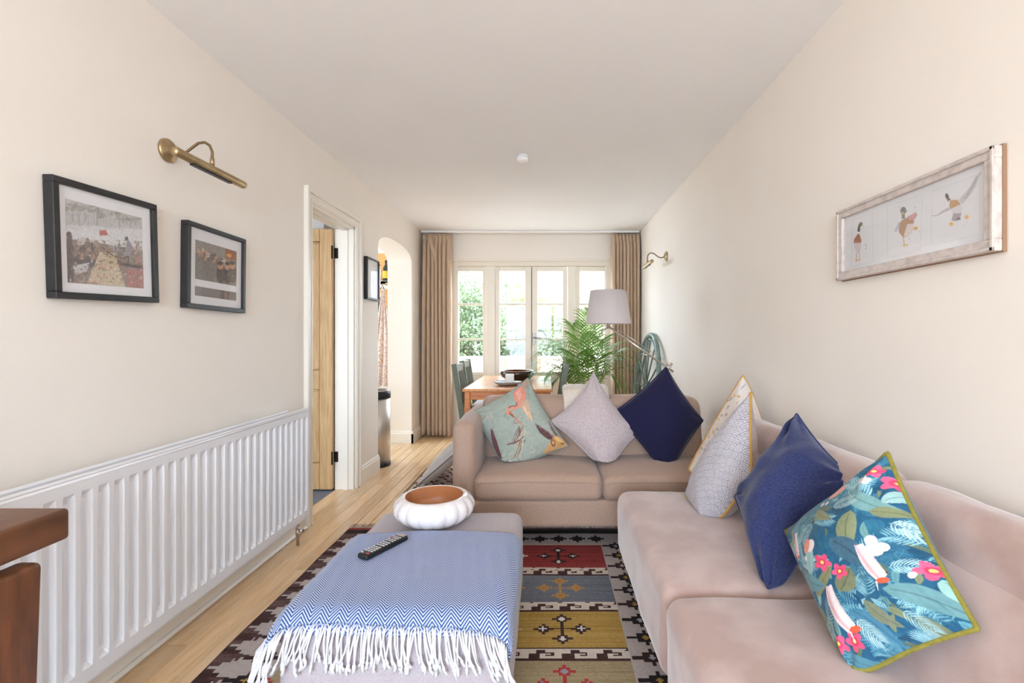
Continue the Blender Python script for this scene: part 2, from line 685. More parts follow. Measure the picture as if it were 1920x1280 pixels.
mat('ottoman_cloth', (196, 186, 190), (176, 166, 172), nscale=260, detail=2, rough=0.95, bump=0.3, bscale=600, sheen=0.3, spec=0.1)
mat('sofa_foot', (28, 20, 16), rough=0.6)
mat('cream_throw', (222, 208, 196), (212, 198, 184), nscale=60, rough=0.95, bump=0.3, bscale=200, sheen=0.4)
mat('navy_cloth', (38, 37, 68), (30, 29, 56), nscale=180, detail=2, rough=0.9, bump=0.25, bscale=700, sheen=0.25, spec=0.12)
mat('denim_cloth', (62, 70, 112), (42, 49, 88), nscale=120, stretch=(1, 1, 3), detail=4, rough=0.9, bump=0.35, bscale=600, sheen=0.3, spec=0.12)
mat('knit_cloth', (210, 196, 196), (182, 166, 168), nscale=170, detail=2, rough=0.95, bump=0.8, bscale=330, sheen=0.4, spec=0.1, contrast=(0.35, 0.65))
mat('taupe_cloth', (180, 162, 156), (166, 148, 144), nscale=50, rough=0.9, bump=0.15, bscale=400, sheen=0.3)
mat('grey_cushion', (206, 198, 194), (196, 188, 186), nscale=30, rough=0.9, bump=0.15, bscale=400, sheen=0.3)
mat('grey_piping', (120, 114, 112), rough=0.8)
mat('teal_back', (38, 92, 118), (30, 76, 100), nscale=60, rough=0.9, sheen=0.3)
mat('olive_piping', (142, 132, 52), (122, 112, 40), nscale=90, rough=0.85, bump=0.2, bscale=500)
mat('mustard_piping', (206, 160, 84), (188, 140, 66), nscale=120, rough=0.85, bump=0.3, bscale=500)
mat('sage_piping', (120, 128, 124), rough=0.85)
attr_mat('printed_cotton', rough=0.85, bump=0.2, bscale=700, sheen=0.2)
attr_mat('kilim_wool', rough=0.95, bump=0.7, bscale=180, bstretch=(0.4, 2.2, 1))
attr_mat('photo_print', rough=0.5, coat=0.6)
attr_mat('duck_print', rough=0.6, coat=0.85)
mat('fringe_wool', (230, 228, 230), (214, 212, 216), nscale=120, rough=0.95, bump=0.3, bscale=700, sheen=0.3)
mat('rug_fringe', (190, 168, 158), (150, 120, 116), nscale=60, rough=0.95)
mat('ceramic', (238, 232, 230), (230, 222, 222), nscale=4, rough=0.18, coat=0.5, spec=0.5)
mat('terracotta', (200, 142, 102), (182, 118, 74), nscale=5, rough=0.35)
mat('green_paint', (106, 112, 92), (94, 100, 80), nscale=20, rough=0.45)
mat('grey_green_metal', (124, 142, 134), (104, 122, 116), nscale=30, rough=0.45, metal=0.2)
mat('seat_pad', (232, 228, 228), rough=0.95)
mat('dark_bowl', (58, 40, 32), (34, 22, 20), nscale=8, rough=0.2, coat=0.4)
mat('grey_stoneware', (176, 170, 166), (150, 144, 142), nscale=10, rough=0.4)
mat('candle_wax', (246, 242, 234), rough=0.5)
mat('lamp_linen', (236, 228, 226), (230, 222, 222), nscale=200, rough=0.9, trans=0.35, spec=0.1)
mat('palm_leaf', (122, 158, 68), (74, 118, 42), nscale=7, rough=0.45, trans=0.2, spec=0.4)
mat('palm_stem', (150, 170, 80), rough=0.5)
mat('basket_pot', (176, 142, 100), (150, 116, 78), nscale=40, rough=0.8)
mat('soil', (60, 44, 32), rough=0.95)
mat('plastic_white', (244, 243, 242), rough=0.4)
mat('shelf_wood', (222, 170, 104), (204, 150, 86), nscale=6, stretch=(1, 9, 9), rough=0.5, coord='World')
mat('bottle_dark', (30, 28, 18), rough=0.1, coat=0.6)
mat('bottle_label', (212, 180, 60), rough=0.6)
mat('tin_grey', (190, 190, 188), rough=0.3, metal=0.5)
mat('apron_cloth', (220, 202, 190), (188, 160, 148), nscale=42, detail=3, rough=0.9, contrast=(0.42, 0.6))
mat('hall_carpet', (122, 124, 134), rough=0.95)
mat('kitchen_floor', (214, 190, 160), rough=0.6)
mat('hall_paint', (224, 220, 218), rough=0.9)
mat('patio_stone', (196, 186, 176), (176, 166, 156), nscale=4, rough=0.9)
mat('garden_render', (214, 186, 170), (200, 172, 156), nscale=6, rough=0.9)
mat('garden_leaf', (116, 128, 92), (84, 100, 64), nscale=3, rough=0.6, trans=0.25)
mat('garden_leaf_light', (146, 152, 100), (114, 126, 78), nscale=3, rough=0.6, trans=0.25)
mat('bark_gap_shade', (90, 72, 58), rough=0.95)
mat('teak', (206, 128, 92), (184, 106, 72), nscale=5, rough=0.6)
mat('house_brick', (196, 176, 164), rough=0.9)
mat('house_roof', (120, 110, 112), rough=0.9)
mat('remote_red', (206, 62, 60), rough=0.4)
mat('remote_key', (196, 194, 194), rough=0.5)
mat('door_steel', (128, 124, 120), rough=0.35, metal=0.8)
glass_mat('window_glass')
glass_mat('picture_glass')


# herringbone throw: a zigzag of blue and white yarn laid out by the cloth's own coordinates
def herringbone(name, blue, white, col_w, pitch, slope=1.0):
    m = mat(name, blue, rough=0.95, bump=0.25, bscale=700, sheen=0.3, spec=0.1)
    N, L = m.node_tree.nodes, m.node_tree.links
    uv = N.new('ShaderNodeUVMap')
    uv.uv_map = 'UVMap'
    sp = N.new('ShaderNodeSeparateXYZ')
    L.new(uv.outputs[0], sp.inputs[0])

    def math_(op, a, b=None, c=None):
        n = N.new('ShaderNodeMath')
        n.operation = op
        for i, x in enumerate((a, b, c)):
            if x is None:
                continue
            if isinstance(x, (int, float)):
                n.inputs[i].default_value = x
            else:
                L.new(x, n.inputs[i])
        return n.outputs[0]
    pp = math_('PINGPONG', sp.outputs['X'], col_w)
    ph = math_('ADD', math_('MULTIPLY', pp, slope), sp.outputs['Y'])
    s = math_('SINE', math_('MULTIPLY', ph, 2 * PI / pitch))
    f = math_('MULTIPLY_ADD', s, 0.5, 0.5)
    cr = N.new('ShaderNodeValToRGB')
    cr.color_ramp.elements[0].position = 0.38
    cr.color_ramp.elements[0].color = rgba(blue)
    cr.color_ramp.elements[1].position = 0.72
    cr.color_ramp.elements[1].color = rgba(white)
    L.new(f, cr.inputs['Fac'])
    L.new(cr.outputs['Color'], N['Principled BSDF'].inputs['Base Color'])
    return m


herringbone('herringbone_blue', (58, 86, 146), (196, 206, 226), 0.026, 0.0105, 1.2)

# ------------------------------------------------------------------ the room shell
# far wall, with a wide opening for the french doors
OX0, OX1, OZ = -1.20, 0.82, 2.135          # opening of the garden doors
b = MB()
b.box(XL - .3, OX0, YB, YB + .3, 0, ZC)
b.box(OX1, XR + .25, YB, YB + .3, 0, ZC)
b.box(OX0, OX1, YB, YB + .3, OZ, ZC)
tag(b.build('wall_back', 'wall_paint'), 'cream painted far wall around the garden doors', kind='structure')
b = MB()
b.box(XR, XR + .25, YN, YB + .3, 0, ZC)
tag(b.build('wall_right', 'wall_paint'), 'long cream painted wall behind the velvet sofa', kind='structure')
# left wall: door opening Y 3.06..3.76 up to 2.04, arch Y 4.29..5.36
DY0, DY1, DZ = 3.06, 3.76, 2.045
AY0, AY1, AZ = 4.29, 5.36, 1.985
b = MB()
b.box(XL - .14, XL, YN, DY0, 0, ZC)
b.box(XL - .14, XL, DY0, DY1, DZ, ZC)
b.box(XL - .14, XL, DY1, 3.95, 0, ZC)
b.box(XL - .27, XL, 3.95, AY0, 0, ZC)
b.box(XL - .27, XL, AY1, YB + .3, 0, ZC)
poly = [(AY0, ZC), (AY0, AZ)]
for k in range(1, 24):
    a = PI - PI * k / 24
    yy = (AY0 + AY1) / 2 + (AY1 - AY0) / 2 * math.copysign(abs(math.cos(a)) ** 0.8, math.cos(a))
    poly.append((yy, AZ + 0.155 * math.sin(a) ** 0.75))
poly += [(AY1, AZ), (AY1, ZC)]
nP = len(poly)
vs, fs = [], []
for X in (XL, XL - .27):
    for (yy, zz) in poly:
        vs.append((X, yy, zz))
        vs.append((X, yy, ZC))
for i in range(nP - 1):
    fs.append((2 * i, 2 * i + 1, 2 * i + 3, 2 * i + 2))
    j = 2 * nP
    fs.append((j + 2 * i, j + 2 * i + 2, j + 2 * i + 3, j + 2 * i + 1))
    fs.append((2 * i, 2 * i + 2, j + 2 * i + 2, j + 2 * i))
b.add(vs, fs)
tag(b.build('wall_left', 'wall_paint'), 'long cream painted wall with a doorway and an arch', kind='structure')
# the wall behind the camera with its wide window
b = MB()
b.box(XL - .14, -1.30, YN - .25, YN, 0, ZC)
b.box(0.92, XR + .25, YN - .25, YN, 0, ZC)
b.box(-1.30, 0.92, YN - .25, YN, 0, .45)
b.box(-1.30, 0.92, YN - .25, YN, 2.28, ZC)
tag(b.build('wall_front', 'wall_paint'), 'cream wall with a wide window behind the camera', kind='structure')
b = MB()
b.box(XL - .3, XR + .25, YN - .25, YB + .3, ZC, ZC + .12)
tag(b.build('ceiling', 'ceiling_paint'), 'plain white ceiling', kind='structure')

# floor: boards laid along the room
fl = MB()
fl.box(XL - .3, XR + .2, YN - .2, YB + .3, -.1, -.02)
floor = tag(fl.build('floor', 'subfloor'), 'pale varnished timber board floor', kind='structure')
vs, fs = bevel_box(0, 0, 0, .5, .5, .5, .5)
plank_me = None
BW = 0.0875
ncol = int(math.ceil((XR - XL + .14) / BW))
rp = random.Random(3)


def plank(x0, x1, y0, y1):
    bb = MB()
    g = 0.0012
    bb.box(x0 + g, x1 - g, y0 + g, y1 - g, -.02, 0.0, bevel=0.0016)
    return bb.build('plank', 'floor_wood', floor, recalc=False)


for i in range(ncol):
    x0 = XL - .14 + i * BW
    y = YN - rp.uniform(0, 1.2)
    while y < YB + .15:
        ln = rp.uniform(1.3, 2.1)
        plank(x0, x0 + BW, max(y, YN), min(y + ln, YB + .15))
        y += ln


# skirting
def skirting(name, pts, label):
    """pts: (x, y) along the wall; the board stands on the side of +normal"""
    b = MB()
    for (p, q, nrm) in pts:
        p, q, nrm = Vector((*p, 0)), Vector((*q, 0)), Vector((*nrm, 0))
        prof = [(0, 0), (.018, 0), (.018, .108), (.014, .118), (.011, .122), (.011, .132), (.005, .14), (0, .14)]
        n = len(prof)
        vs = [p + nrm * a + Vector((0, 0, z)) for (a, z) in prof] + [q + nrm * a + Vector((0, 0, z)) for (a, z) in prof]
        fs = [(i, (i + 1) % n, (i + 1) % n + n, i + n) for i in range(n)] + [tuple(range(n)), tuple(reversed(range(n, 2 * n)))]
        b.add(vs, fs)
    o = b.build(name, 'cream_trim')
    return tag(o, label, kind='structure')


skirting('baseboard_left', [((XL, 3.842), (XL, AY0), (1, 0)), ((XL, AY1 - .018), (XL, YB), (1, 0)), ((XL - .27, AY1), (XL + .018, AY1), (0, -1))],
         'moulded cream baseboard beside the door and arch')
skirting('baseboard_right', [((XR, YN), (XR, YB), (-1, 0))], 'moulded cream baseboard along the right wall')
b = MB()
b.box(XL, XL + .012, YN, 2.975, 0, .125)
b.box(XL, XL + .03, YN, 2.975, 0, .022, bevel=.008)
tag(b.build('baseboard_front', 'cream_trim'), 'low cream baseboard below the radiator', kind='structure')

# door casing (architrave) and lining
b = MB()
for (w0, w1, d) in ((0, .084, .016), (.052, .0855, .030), (.008, .022, .022), (.034, .048, .021)):
    b.box(XL, XL + d, DY0 - w1, DY0 - w0, 0, DZ + w1, bevel=.003)
    b.box(XL, XL + d, DY1 + w0, DY1 + w1, 0, DZ + w1, bevel=.003)
    b.box(XL, XL + d + .0004, DY0 - w1 + .0003, DY1 + w1 - .0003, DZ + w0, DZ + w1 + .0004, bevel=.003)
tag(b.build('trim_1', 'cream_trim'), 'moulded cream architrave around the open doorway', kind='structure')
b = MB()
b.box(XL - .145, XL + .002, DY0 - .002, DY0 + .018, 0, DZ)
b.box(XL - .145, XL + .002, DY1 - .018, DY1 + .002, 0, DZ)
b.box(XL - .145, XL + .002, DY0, DY1, DZ - .018, DZ + .002)
b.box(XL - .075, XL - .04, DY1 - .03, DY1 - .018, 0, DZ - .018)
b.box(XL - .075, XL - .04, DY0 + .018, DY0 + .03, 0, DZ - .018)
b.box(XL - .075, XL - .04, DY0 + .018, DY1 - .018, DZ - .03, DZ - .018)
tag(b.build('trim_2', 'cream_trim'), 'cream painted door lining of the open doorway', kind='structure')

# hall behind the door and kitchen behind the arch
b = MB()
b.box(-2.85, XL - .14, .95, 3.95, -.1, -.004)
tag(b.build('floor_hall', 'hall_carpet'), 'grey carpet of the hall beyond the door', kind='structure')
b = MB()
b.box(-2.95, -2.85, .95, 3.95, 0, ZC)
b.box(-2.95, XL - .27, 3.83, 3.95, 0, ZC)
b.box(-2.95, -2.65, .9, .95, 0, ZC)
b.box(-1.75, XL - .14, .9, .95, 0, ZC)
b.box(-2.65, -1.75, .9, .95, 2.3, ZC)
b.box(-2.65, -1.75, .9, .95, 0, .5)
tag(b.build('wall_hall', 'hall_paint'), 'pale walls of the hall beyond the door', kind='structure')
b = MB()
b.box(-2.95, XL - .14, .9, 3.95, ZC, ZC + .1)
tag(b.build('ceiling_hall', 'ceiling_paint'), 'pale hall ceiling beyond the door', kind='structure')
b = MB()
b.box(-4.0, XL - .14, 3.95, 6.45, -.1, -.001)
tag(b.build('floor_kitchen', 'kitchen_floor'), 'pale kitchen floor beyond the arch', kind='structure')
b = MB()
b.box(-4.0, XL - .27, 6.35, 6.45, 0, ZC)
b.box(-4.0, XL - .27, 3.951, 4.0, 0, ZC)
b.box(-4.0, -3.9, 3.95, 4.25, 0, ZC)
b.box(-4.0, -3.9, 5.75, 6.45, 0, ZC)
b.box(-4.0, -3.9, 4.25, 5.75, 0, .85)
b.box(-4.0, -3.9, 4.25, 5.75, 2.25, ZC)
b.box(XL - .27, XL, YB + .3, 6.45, 0, ZC)
tag(b.build('wall_kitchen', 'wall_paint'), 'cream kitchen walls beyond the arch', kind='structure')
b = MB()
b.box(-4.0, XL - .14, 3.95, 6.45, ZC, ZC + .1)
tag(b.build('ceiling_kitchen', 'ceiling_paint'), 'white kitchen ceiling beyond the arch', kind='structure')


def simple_window(name, axis, at, a0, a1, z0, z1, ncols, nrows, label, depth=.06):
    root = thing(name, label, None, kind='structure')
    if axis == 'y':
        root.location = ((a0 + a1) / 2, at, z0)
    else:
        root.location = (at, (a0 + a1) / 2, z0)

    def bx(bb, u0, u1, w0, w1, d0, d1):
        if axis == 'y':
            bb.box(u0, u1, at + d0, at + d1, w0, w1, bevel=.004)
        else:
            bb.box(at + d0, at + d1, u0, u1, w0, w1, bevel=.004)
    f = MB()
    t = .055
    bx(f, a0, a0 + t, z0, z1, 0, depth); bx(f, a1 - t, a1, z0, z1, 0, depth)
    bx(f, a0, a1, z0, z0 + t, 0, depth); bx(f, a0, a1, z1 - t, z1, 0, depth)
    f.build('window_frame', 'window_paint', root)
    for i in range(1, ncols):
        f = MB()
        u = a0 + (a1 - a0) * i / ncols
        bx(f, u - .03, u + .03, z0 + t, z1 - t, .005, depth - .005)
        f.build('mullion', 'window_paint', root)
    for i in range(1, nrows):
        f = MB()
        w = z0 + (z1 - z0) * i / nrows
        bx(f, a0 + t, a1 - t, w - .014, w + .014, .012, depth - .012)
        f.build('glazing_bar', 'window_paint', root)
    f = MB()
    bx(f, a0 + t, a1 - t, z0 + t, z1 - t, depth / 2 - .003, depth / 2 + .003)
    f.build('pane', 'window_glass', root)


simple_window('window_3', 'y', YN - .16, -1.30, .92, .45, 2.28, 3, 2, 'wide painted window behind the camera')
simple_window('window_4', 'x', -3.98, 4.25, 5.75, .85, 2.25, 2, 1, 'white kitchen window beyond the arch')
simple_window('window_5', 'y', .905, -2.65, -1.75, .5, 2.3, 2, 1, 'glazed hall window out of sight', depth=.04)

# ------------------------------------------------------------------ garden doors and sidelights in the far wall
YW = 5.93
SC = FPX / YW


def wx(px):
    return (px - 1025) / SC


def wz(py):
    return CAMZ - (py - 631) / SC


b = MB()
b.box(OX0, wx(859), YW - .01, YW + .08, 0, OZ, bevel=.005)
b.box(wx(1135), OX1, YW - .01, YW + .08, 0, OZ, bevel=.005)
b.box(OX0, OX1, YW - .012, YW + .08, wz(499), OZ, bevel=.005)
b.box(wx(912), wx(928), YW - .03, YW + .08, 0, wz(499), bevel=.01)
b.box(wx(1064), wx(1079.5), YW - .03, YW + .08, 0, wz(499), bevel=.01)
b.box(OX0, OX1, YB + .001, YW + .08, OZ - .02, OZ - .001)
tag(b.build('trim_3', 'window_paint'), 'cream painted timber frame of the garden doors', kind='structure')
ROWS = ((508, 568), (572, 634), (638, 697))


def glazed(root, x0, x1, g0, g1, handle=False, name='sash'):
    f = MB()
    zt, zb = wz(499.5), .02
    f.box(x0, g0, YW, YW + .05, zb, zt, bevel=.004)
    f.box(g1, x1, YW, YW + .05, zb, zt, bevel=.004)
    f.box(g0, g1, YW, YW + .05, wz(508), zt, bevel=.004)
    f.box(g0, g1, YW, YW + .05, zb, wz(697), bevel=.004)
    f.box(g0 - .0, g1 + .0, YW - .008, YW + .01, wz(704), wz(697), bevel=.004)
    leaf = f.build(name, 'window_paint', root)
    for (r0, r1) in ((568, 572), (634, 638)):
        f = MB()
        f.box(g0, g1, YW + .006, YW + .045, wz(r1), wz(r0), bevel=.006)
        f.build('glazing_bar', 'window_paint', leaf)
    for (r0, r1) in ROWS:
        f = MB()
        f.box(g0, g1, YW + .022, YW + .028, wz(r1), wz(r0))
        f.build('pane', 'window_glass', leaf)
    if handle:
        f = MB()
        hx = (x0 + g0) / 2 - .01
        f.box(hx - .02, hx + .02, YW - .008, YW, wz(646), wz(624), bevel=.003)
        f.tube([(hx, YW - .005, wz(633)), (hx, YW - .045, wz(633)), (hx + .02, YW - .05, wz(633)), (hx + .10, YW - .05, wz(634))], .009, n=8)
        f.box(hx - .006, hx + .006, YW - .012, YW - .006, wz(643), wz(639))
        f.build('handle', 'door_steel', leaf)
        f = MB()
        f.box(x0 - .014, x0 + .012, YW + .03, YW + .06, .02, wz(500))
        f.build('gap_shade_strip', 'bark_gap_shade', leaf)  # dark strip added behind the door gap, its shade put into the colour


t = thing('door_1', 'pair of glazed cream garden doors in the far wall', None, ((wx(996)), YW, 0), kind='structure')
glazed(t, wx(928.5), wx(996.3), wx(937), wx(984.5), name='door_leaf')
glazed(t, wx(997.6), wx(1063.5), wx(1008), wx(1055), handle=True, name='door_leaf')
t = thing('window_1', 'narrow glazed sidelight beside the left curtain', None, (wx(882), YW, 0), kind='structure')
glazed(t, wx(858), wx(912.5), wx(860), wx(905))
t = thing('window_2', 'narrow glazed sidelight behind the lamp and palm', None, (wx(1110), YW, 0), kind='structure')
glazed(t, wx(1079), wx(1136), wx(1087), wx(1133))

# ------------------------------------------------------------------ pine door, standing open into the hall
t = thing('door_2', 'stripped pine panel door standing open into the hall', None, (XL - .14, 3.735, 0), kind='structure')
LX1 = XL - .148
LX0 = LX1 - .70
dy0, dy1 = 3.698, 3.735
zb, zt = .012, 2.022
for (x0, x1) in ((LX1 - .095, LX1), (LX0, LX0 + .095)):
    f = MB(); f.box(x0, x1, dy0, dy1, zb, zt, bevel=.003); f.build('stile', 'pine_door', t)
f = MB(); f.box(LX0 + .32, LX0 + .38, dy0, dy1, .2, 1.93, bevel=.003); f.build('muntin', 'pine_door', t)
for (z0, z1) in ((zb, .215), (.785, .93), (1.925, zt)):
    f = MB(); f.box(LX0 + .097, LX1 - .097, dy0 + .002, dy1 - .003, z0, z1, bevel=.003); f.build('rail', 'pine_door', t)
for (x0, x1) in ((LX0 + .095, LX0 + .32), (LX0 + .38, LX1 - .095)):
    for (z0, z1) in ((.215, .785), (.93, 1.925)):
        f = MB()
        f.box(x0, x1, dy0 + .021, dy1 - .009, z0, z1)
        pn = f.build('panel', 'pine_door', t)
        f = MB()
        g_ = .004
        for (a0, a1, c0, c1) in ((x0 + g_, x0 + .02, z0 + g_, z1 - g_), (x1 - .02, x1 - g_, z0 + g_, z1 - g_), (x0 + g_, x1 - g_, z0 + g_, z0 + .02), (x0 + g_, x1 - g_, z1 - .02, z1 - g_)):
            f.box(a0, a1, dy0 + .008, dy0 + .022, c0, c1, bevel=.005)
        f.build('moulding', 'pine_door', pn)
for z in (.255, 1.84):
    f = MB()
    f.tube([(LX1 + .004, dy0 - .006, z - .05), (LX1 + .004, dy0 - .006, z + .05)], .007, n=8)
    f.box(LX1 + .002, LX1 + .03, DY1 - .0215, DY1 - .0185, z - .04, z + .04)
    f.build('hinge', 'dark_iron', t)
f = MB(); f.box(LX1 - .235, LX1 - .195, dy0 - .02, dy0, 1.965, 2.005, bevel=.004); f.build('catch', 'black_plastic', t)

# ------------------------------------------------------------------ curtains and track


def curtain(name, x0, x1, y, z0, z1, folds, seed, label, lean=0.0, fold_over=None):
    rc = random.Random(seed)
    nu, nv = folds * 12 + 1, 46
    ph = [rc.uniform(-.5, .5) for _ in range(folds + 2)]
    am = [rc.uniform(.55, 1.3) for _ in range(folds + 2)]
    pts = np.zeros((nv, nu, 3))
    for j in range(nv):
        v = j / (nv - 1)            # 0 at the top
        z = z1 + (z0 - z1) * v
        pinch = min(1.0, v / .06)
        for i in range(nu):
            u = i / (nu - 1)
            k = u * folds
            i0 = int(min(k, folds - 1))
            fr = k - i0
            a = am[i0] * (1 - fr) + am[i0 + 1] * fr
            p = ph[i0] * (1 - fr) + ph[i0 + 1] * fr
            amp = (.014 + .058 * pinch) * a * (1 + .25 * math.sin(3 * v + p * 3))
            w = 2 * PI * k + p * 1.2 * v * 2
            yy = y + amp * math.sin(w) * (1 if pinch == 1 else .6 + .4 * pinch) + .012 * math.sin(5.1 * u + 4 * v + seed)
            xx = x0 + (x1 - x0) * u + .013 * math.cos(w) * a + lean * v * (u - .5) * .06
            pts[j, i] = (xx, yy, z + .006 * math.sin(w))
    root = thing(name, label, 'curtain', ((x0 + x1) / 2, y, z0))
    o = grid_obj('cloth', pts, nu, nv, 'curtain_cloth', root)
    md = o.modifiers.new('thickness', 'SOLIDIFY')
    md.thickness = .004
    # heading tape with pinched pleats
    f = MB()
    for k in range(folds):
        xc = x0 + (x1 - x0) * (k + .5) / folds
        for dx in (-.009, 0, .009):
            f.tube([(xc + dx * .3, y - .03, z1 - .015), (xc + dx * .8, y - .036, z1 - .05), (xc + dx, y - .03, z1 - .11)], [.006, .008, .003], n=6)
    f.build('pleat', 'curtain_cloth', root)
    return root


c1 = curtain('curtain', -1.475, -1.150, 5.71, .035, 2.418, 7, 2, 'beige pinch-pleat curtain hanging left of the garden doors', lean=.6)
c2 = curtain('curtain', .765, 1.095, 5.71, .035, 2.418, 8, 5, 'beige pinch-pleat curtain hanging right of the garden doors', lean=-.3)
# the crossed-over fold at the head of the left curtain
f = MB()
pl = [(-1.385, 5.66, 2.40), (-1.36, 5.645, 2.30), (-1.315, 5.65, 2.14), (-1.30, 5.665, 1.98)]
f.tube(pl, [.022, .03, .022, .006], n=10)
f.build('folded_edge', 'curtain_cloth', c1)
b = MB()
b.box(-1.49, 1.10, 5.69, 5.73, 2.424, 2.449, bevel=.004)
tag(b.build('curtain_track', 'white_gloss'), 'slim white curtain track fixed under the ceiling', 'curtain track')

# ------------------------------------------------------------------ radiator
rad = thing('radiator', 'long white double-panel radiator on the left wall', 'radiator', (-1.40, 1.86, .14))
RY0, RY1, RZ0, RZ1 = .93, 2.79, .147, .776
RX = -1.387
npit = 34
pit = (RY1 - RY0) / npit
ys, prof = [], []
for k in range(npit):
    yb = RY0 + k * pit
    for (t_, d) in ((0, 0), (.12, 0), (.16, .05), (.19, .25), (.22, .75), (.25, .95), (.29, 1), (.50, 1), (.69, 1), (.73, .95), (.76, .75), (.79, .25), (.82, .05), (.86, 0)):
        ys.append(yb + t_ * pit)
        prof.append(d)
ys.append(RY1); prof.append(0)
zs = [(RZ0, 0), (RZ0 + .03, 0), (RZ0 + .042, .0), (RZ0 + .05, .35), (RZ0 + .058, .75), (RZ0 + .07, 1)]
zs += [(z, 1) for z in np.linspace(RZ0 + .1, RZ1 - .12, 6)]
zs += [(RZ1 - .075, 1), (RZ1 - .063, .75), (RZ1 - .054, .35), (RZ1 - .047, 0), (RZ1 - .03, 0), (RZ1 - .005, 0)]
nv, nu = len(zs), len(ys)
pts = np.zeros((nv, nu, 3))
for j, (z, e) in enumerate(zs):
    for i in range(nu):
        w = e
        if 0 < e < 1:             # rounded channel ends
            w = e * (prof[i] ** .5)
        pts[j, i] = (RX - .017 * prof[i] * w, ys[i], z)
grid_obj('front_panel', pts, nu, nv, 'radiator_enamel', rad, smooth=False, flip=True)
b = MB()
b.box(RX - .02, RX + .001, RY0 - .004, RY0, RZ0, RZ1 - .004)
b.box(RX - .02, RX + .001, RY1, RY1 + .004, RZ0, RZ1 - .004)
b.box(RX - .02, RX + .0, RY0, RY1, RZ1 - .006, RZ1, bevel=.002)
b.box(RX - .02, RX + .0, RY0, RY1, RZ0 - .003, RZ0 + .001)
b.tube([(RX - .006, RY0, RZ1 - .012), (RX - .006, RY1, RZ1 - .012)], .008, n=8)
b.build('panel_edge', 'radiator_enamel', rad)
b = MB()
b.box(XL + .025, XL + .045, RY0, RY1 - .07, RZ0, RZ1 - .004, bevel=.006)
b.build('back_panel', 'radiator_enamel', rad)
for yy in (RY0 + .2, RY1 - .25):
    b = MB()
    b.box(XL + .001, XL + .03, yy, yy + .03, .3, .7)
    b.build('wall_bracket', 'radiator_enamel', rad)
b = MB()
yv = RY1 - .05
b.tube([(-1.42, yv, .16), (-1.42, yv, .125), (-1.42, yv, .0)], .0085, n=10)
b.tube([(-1.42, yv, .10), (-1.42, yv, .055)], .013, n=10)
b.tube([(-1.42, yv, .085), (-1.385, yv - .02, .092)], [.008, .012], n=10)
b.build('valve', 'nickel', rad)
b = MB()
for yy in (RY1 - .03,):
    b.tube([(RX - .012, yy, RZ0), (-1.42, yv, .165)], .008, n=8)
b.build('pipe', 'dark_brass', rad)


# ------------------------------------------------------------------ swan-neck picture lights
def picture_light(label):
    """local: wall plane x = 0, tube along y, light stands out along +x"""
    r = thing('picture_light', label, 'wall light', group='brass picture lights')
    b = MB()
    b.lathe([(0, .0), (.046, 0), (.046, .008), (.041, .013), (.03, .016), (.026, .022), (.0, .024)], 0, 0, n=28, axis='x')
    b.build('wall_plate', 'antique_brass', r)
    b = MB()
    path = [(.018, 0, -.002), (.05, 0, -.012), (.075, 0, -.008), (.10, 0, .012), (.125, 0, .03), (.15, 0, .033), (.17, 0, .02), (.18, 0, -.005), (.18, 0, -.035)]
    pp = []
    for i in range(len(path) - 1):
        for k in range(3):
            pp.append(Vector(path[i]).lerp(Vector(path[i + 1]), k / 3))
    pp.append(Vector(path[-1]))
    b.tube(pp, .0052, n=8)
    b.build('arm', 'dark_brass', r)
    b = MB()
    b.tube([(.18, 0, -.03), (.18, 0, -.06)], [.008, .009], n=10)
    b.build('knuckle', 'antique_brass', r)
    b = MB()
    b.lathe([(0, -.197), (.0155, -.197), (.0165, -.19), (.0165, .19), (.0155, .197), (0, .197)], .18, 0, n=20, cz=-.075, axis='y')
    b.build('lamp_tube', 'antique_brass', r)
    b = MB()
    b.box(.172, .188, -.11, .11, -.0965, -.088)
    b.build('light_slot', 'black_plastic', r)
    return r


l1 = picture_light('large swan-neck brass picture light above the two black-framed photographs')
l1.location = (XL, 1.905, 1.928)
l2 = copy_tree(l1)
l2['label'] = 'swan-neck brass picture light on the right wall near the far curtain'
l2.location = (XR, 4.47, 1.937)
l2.rotation_euler = (0, 0, PI)


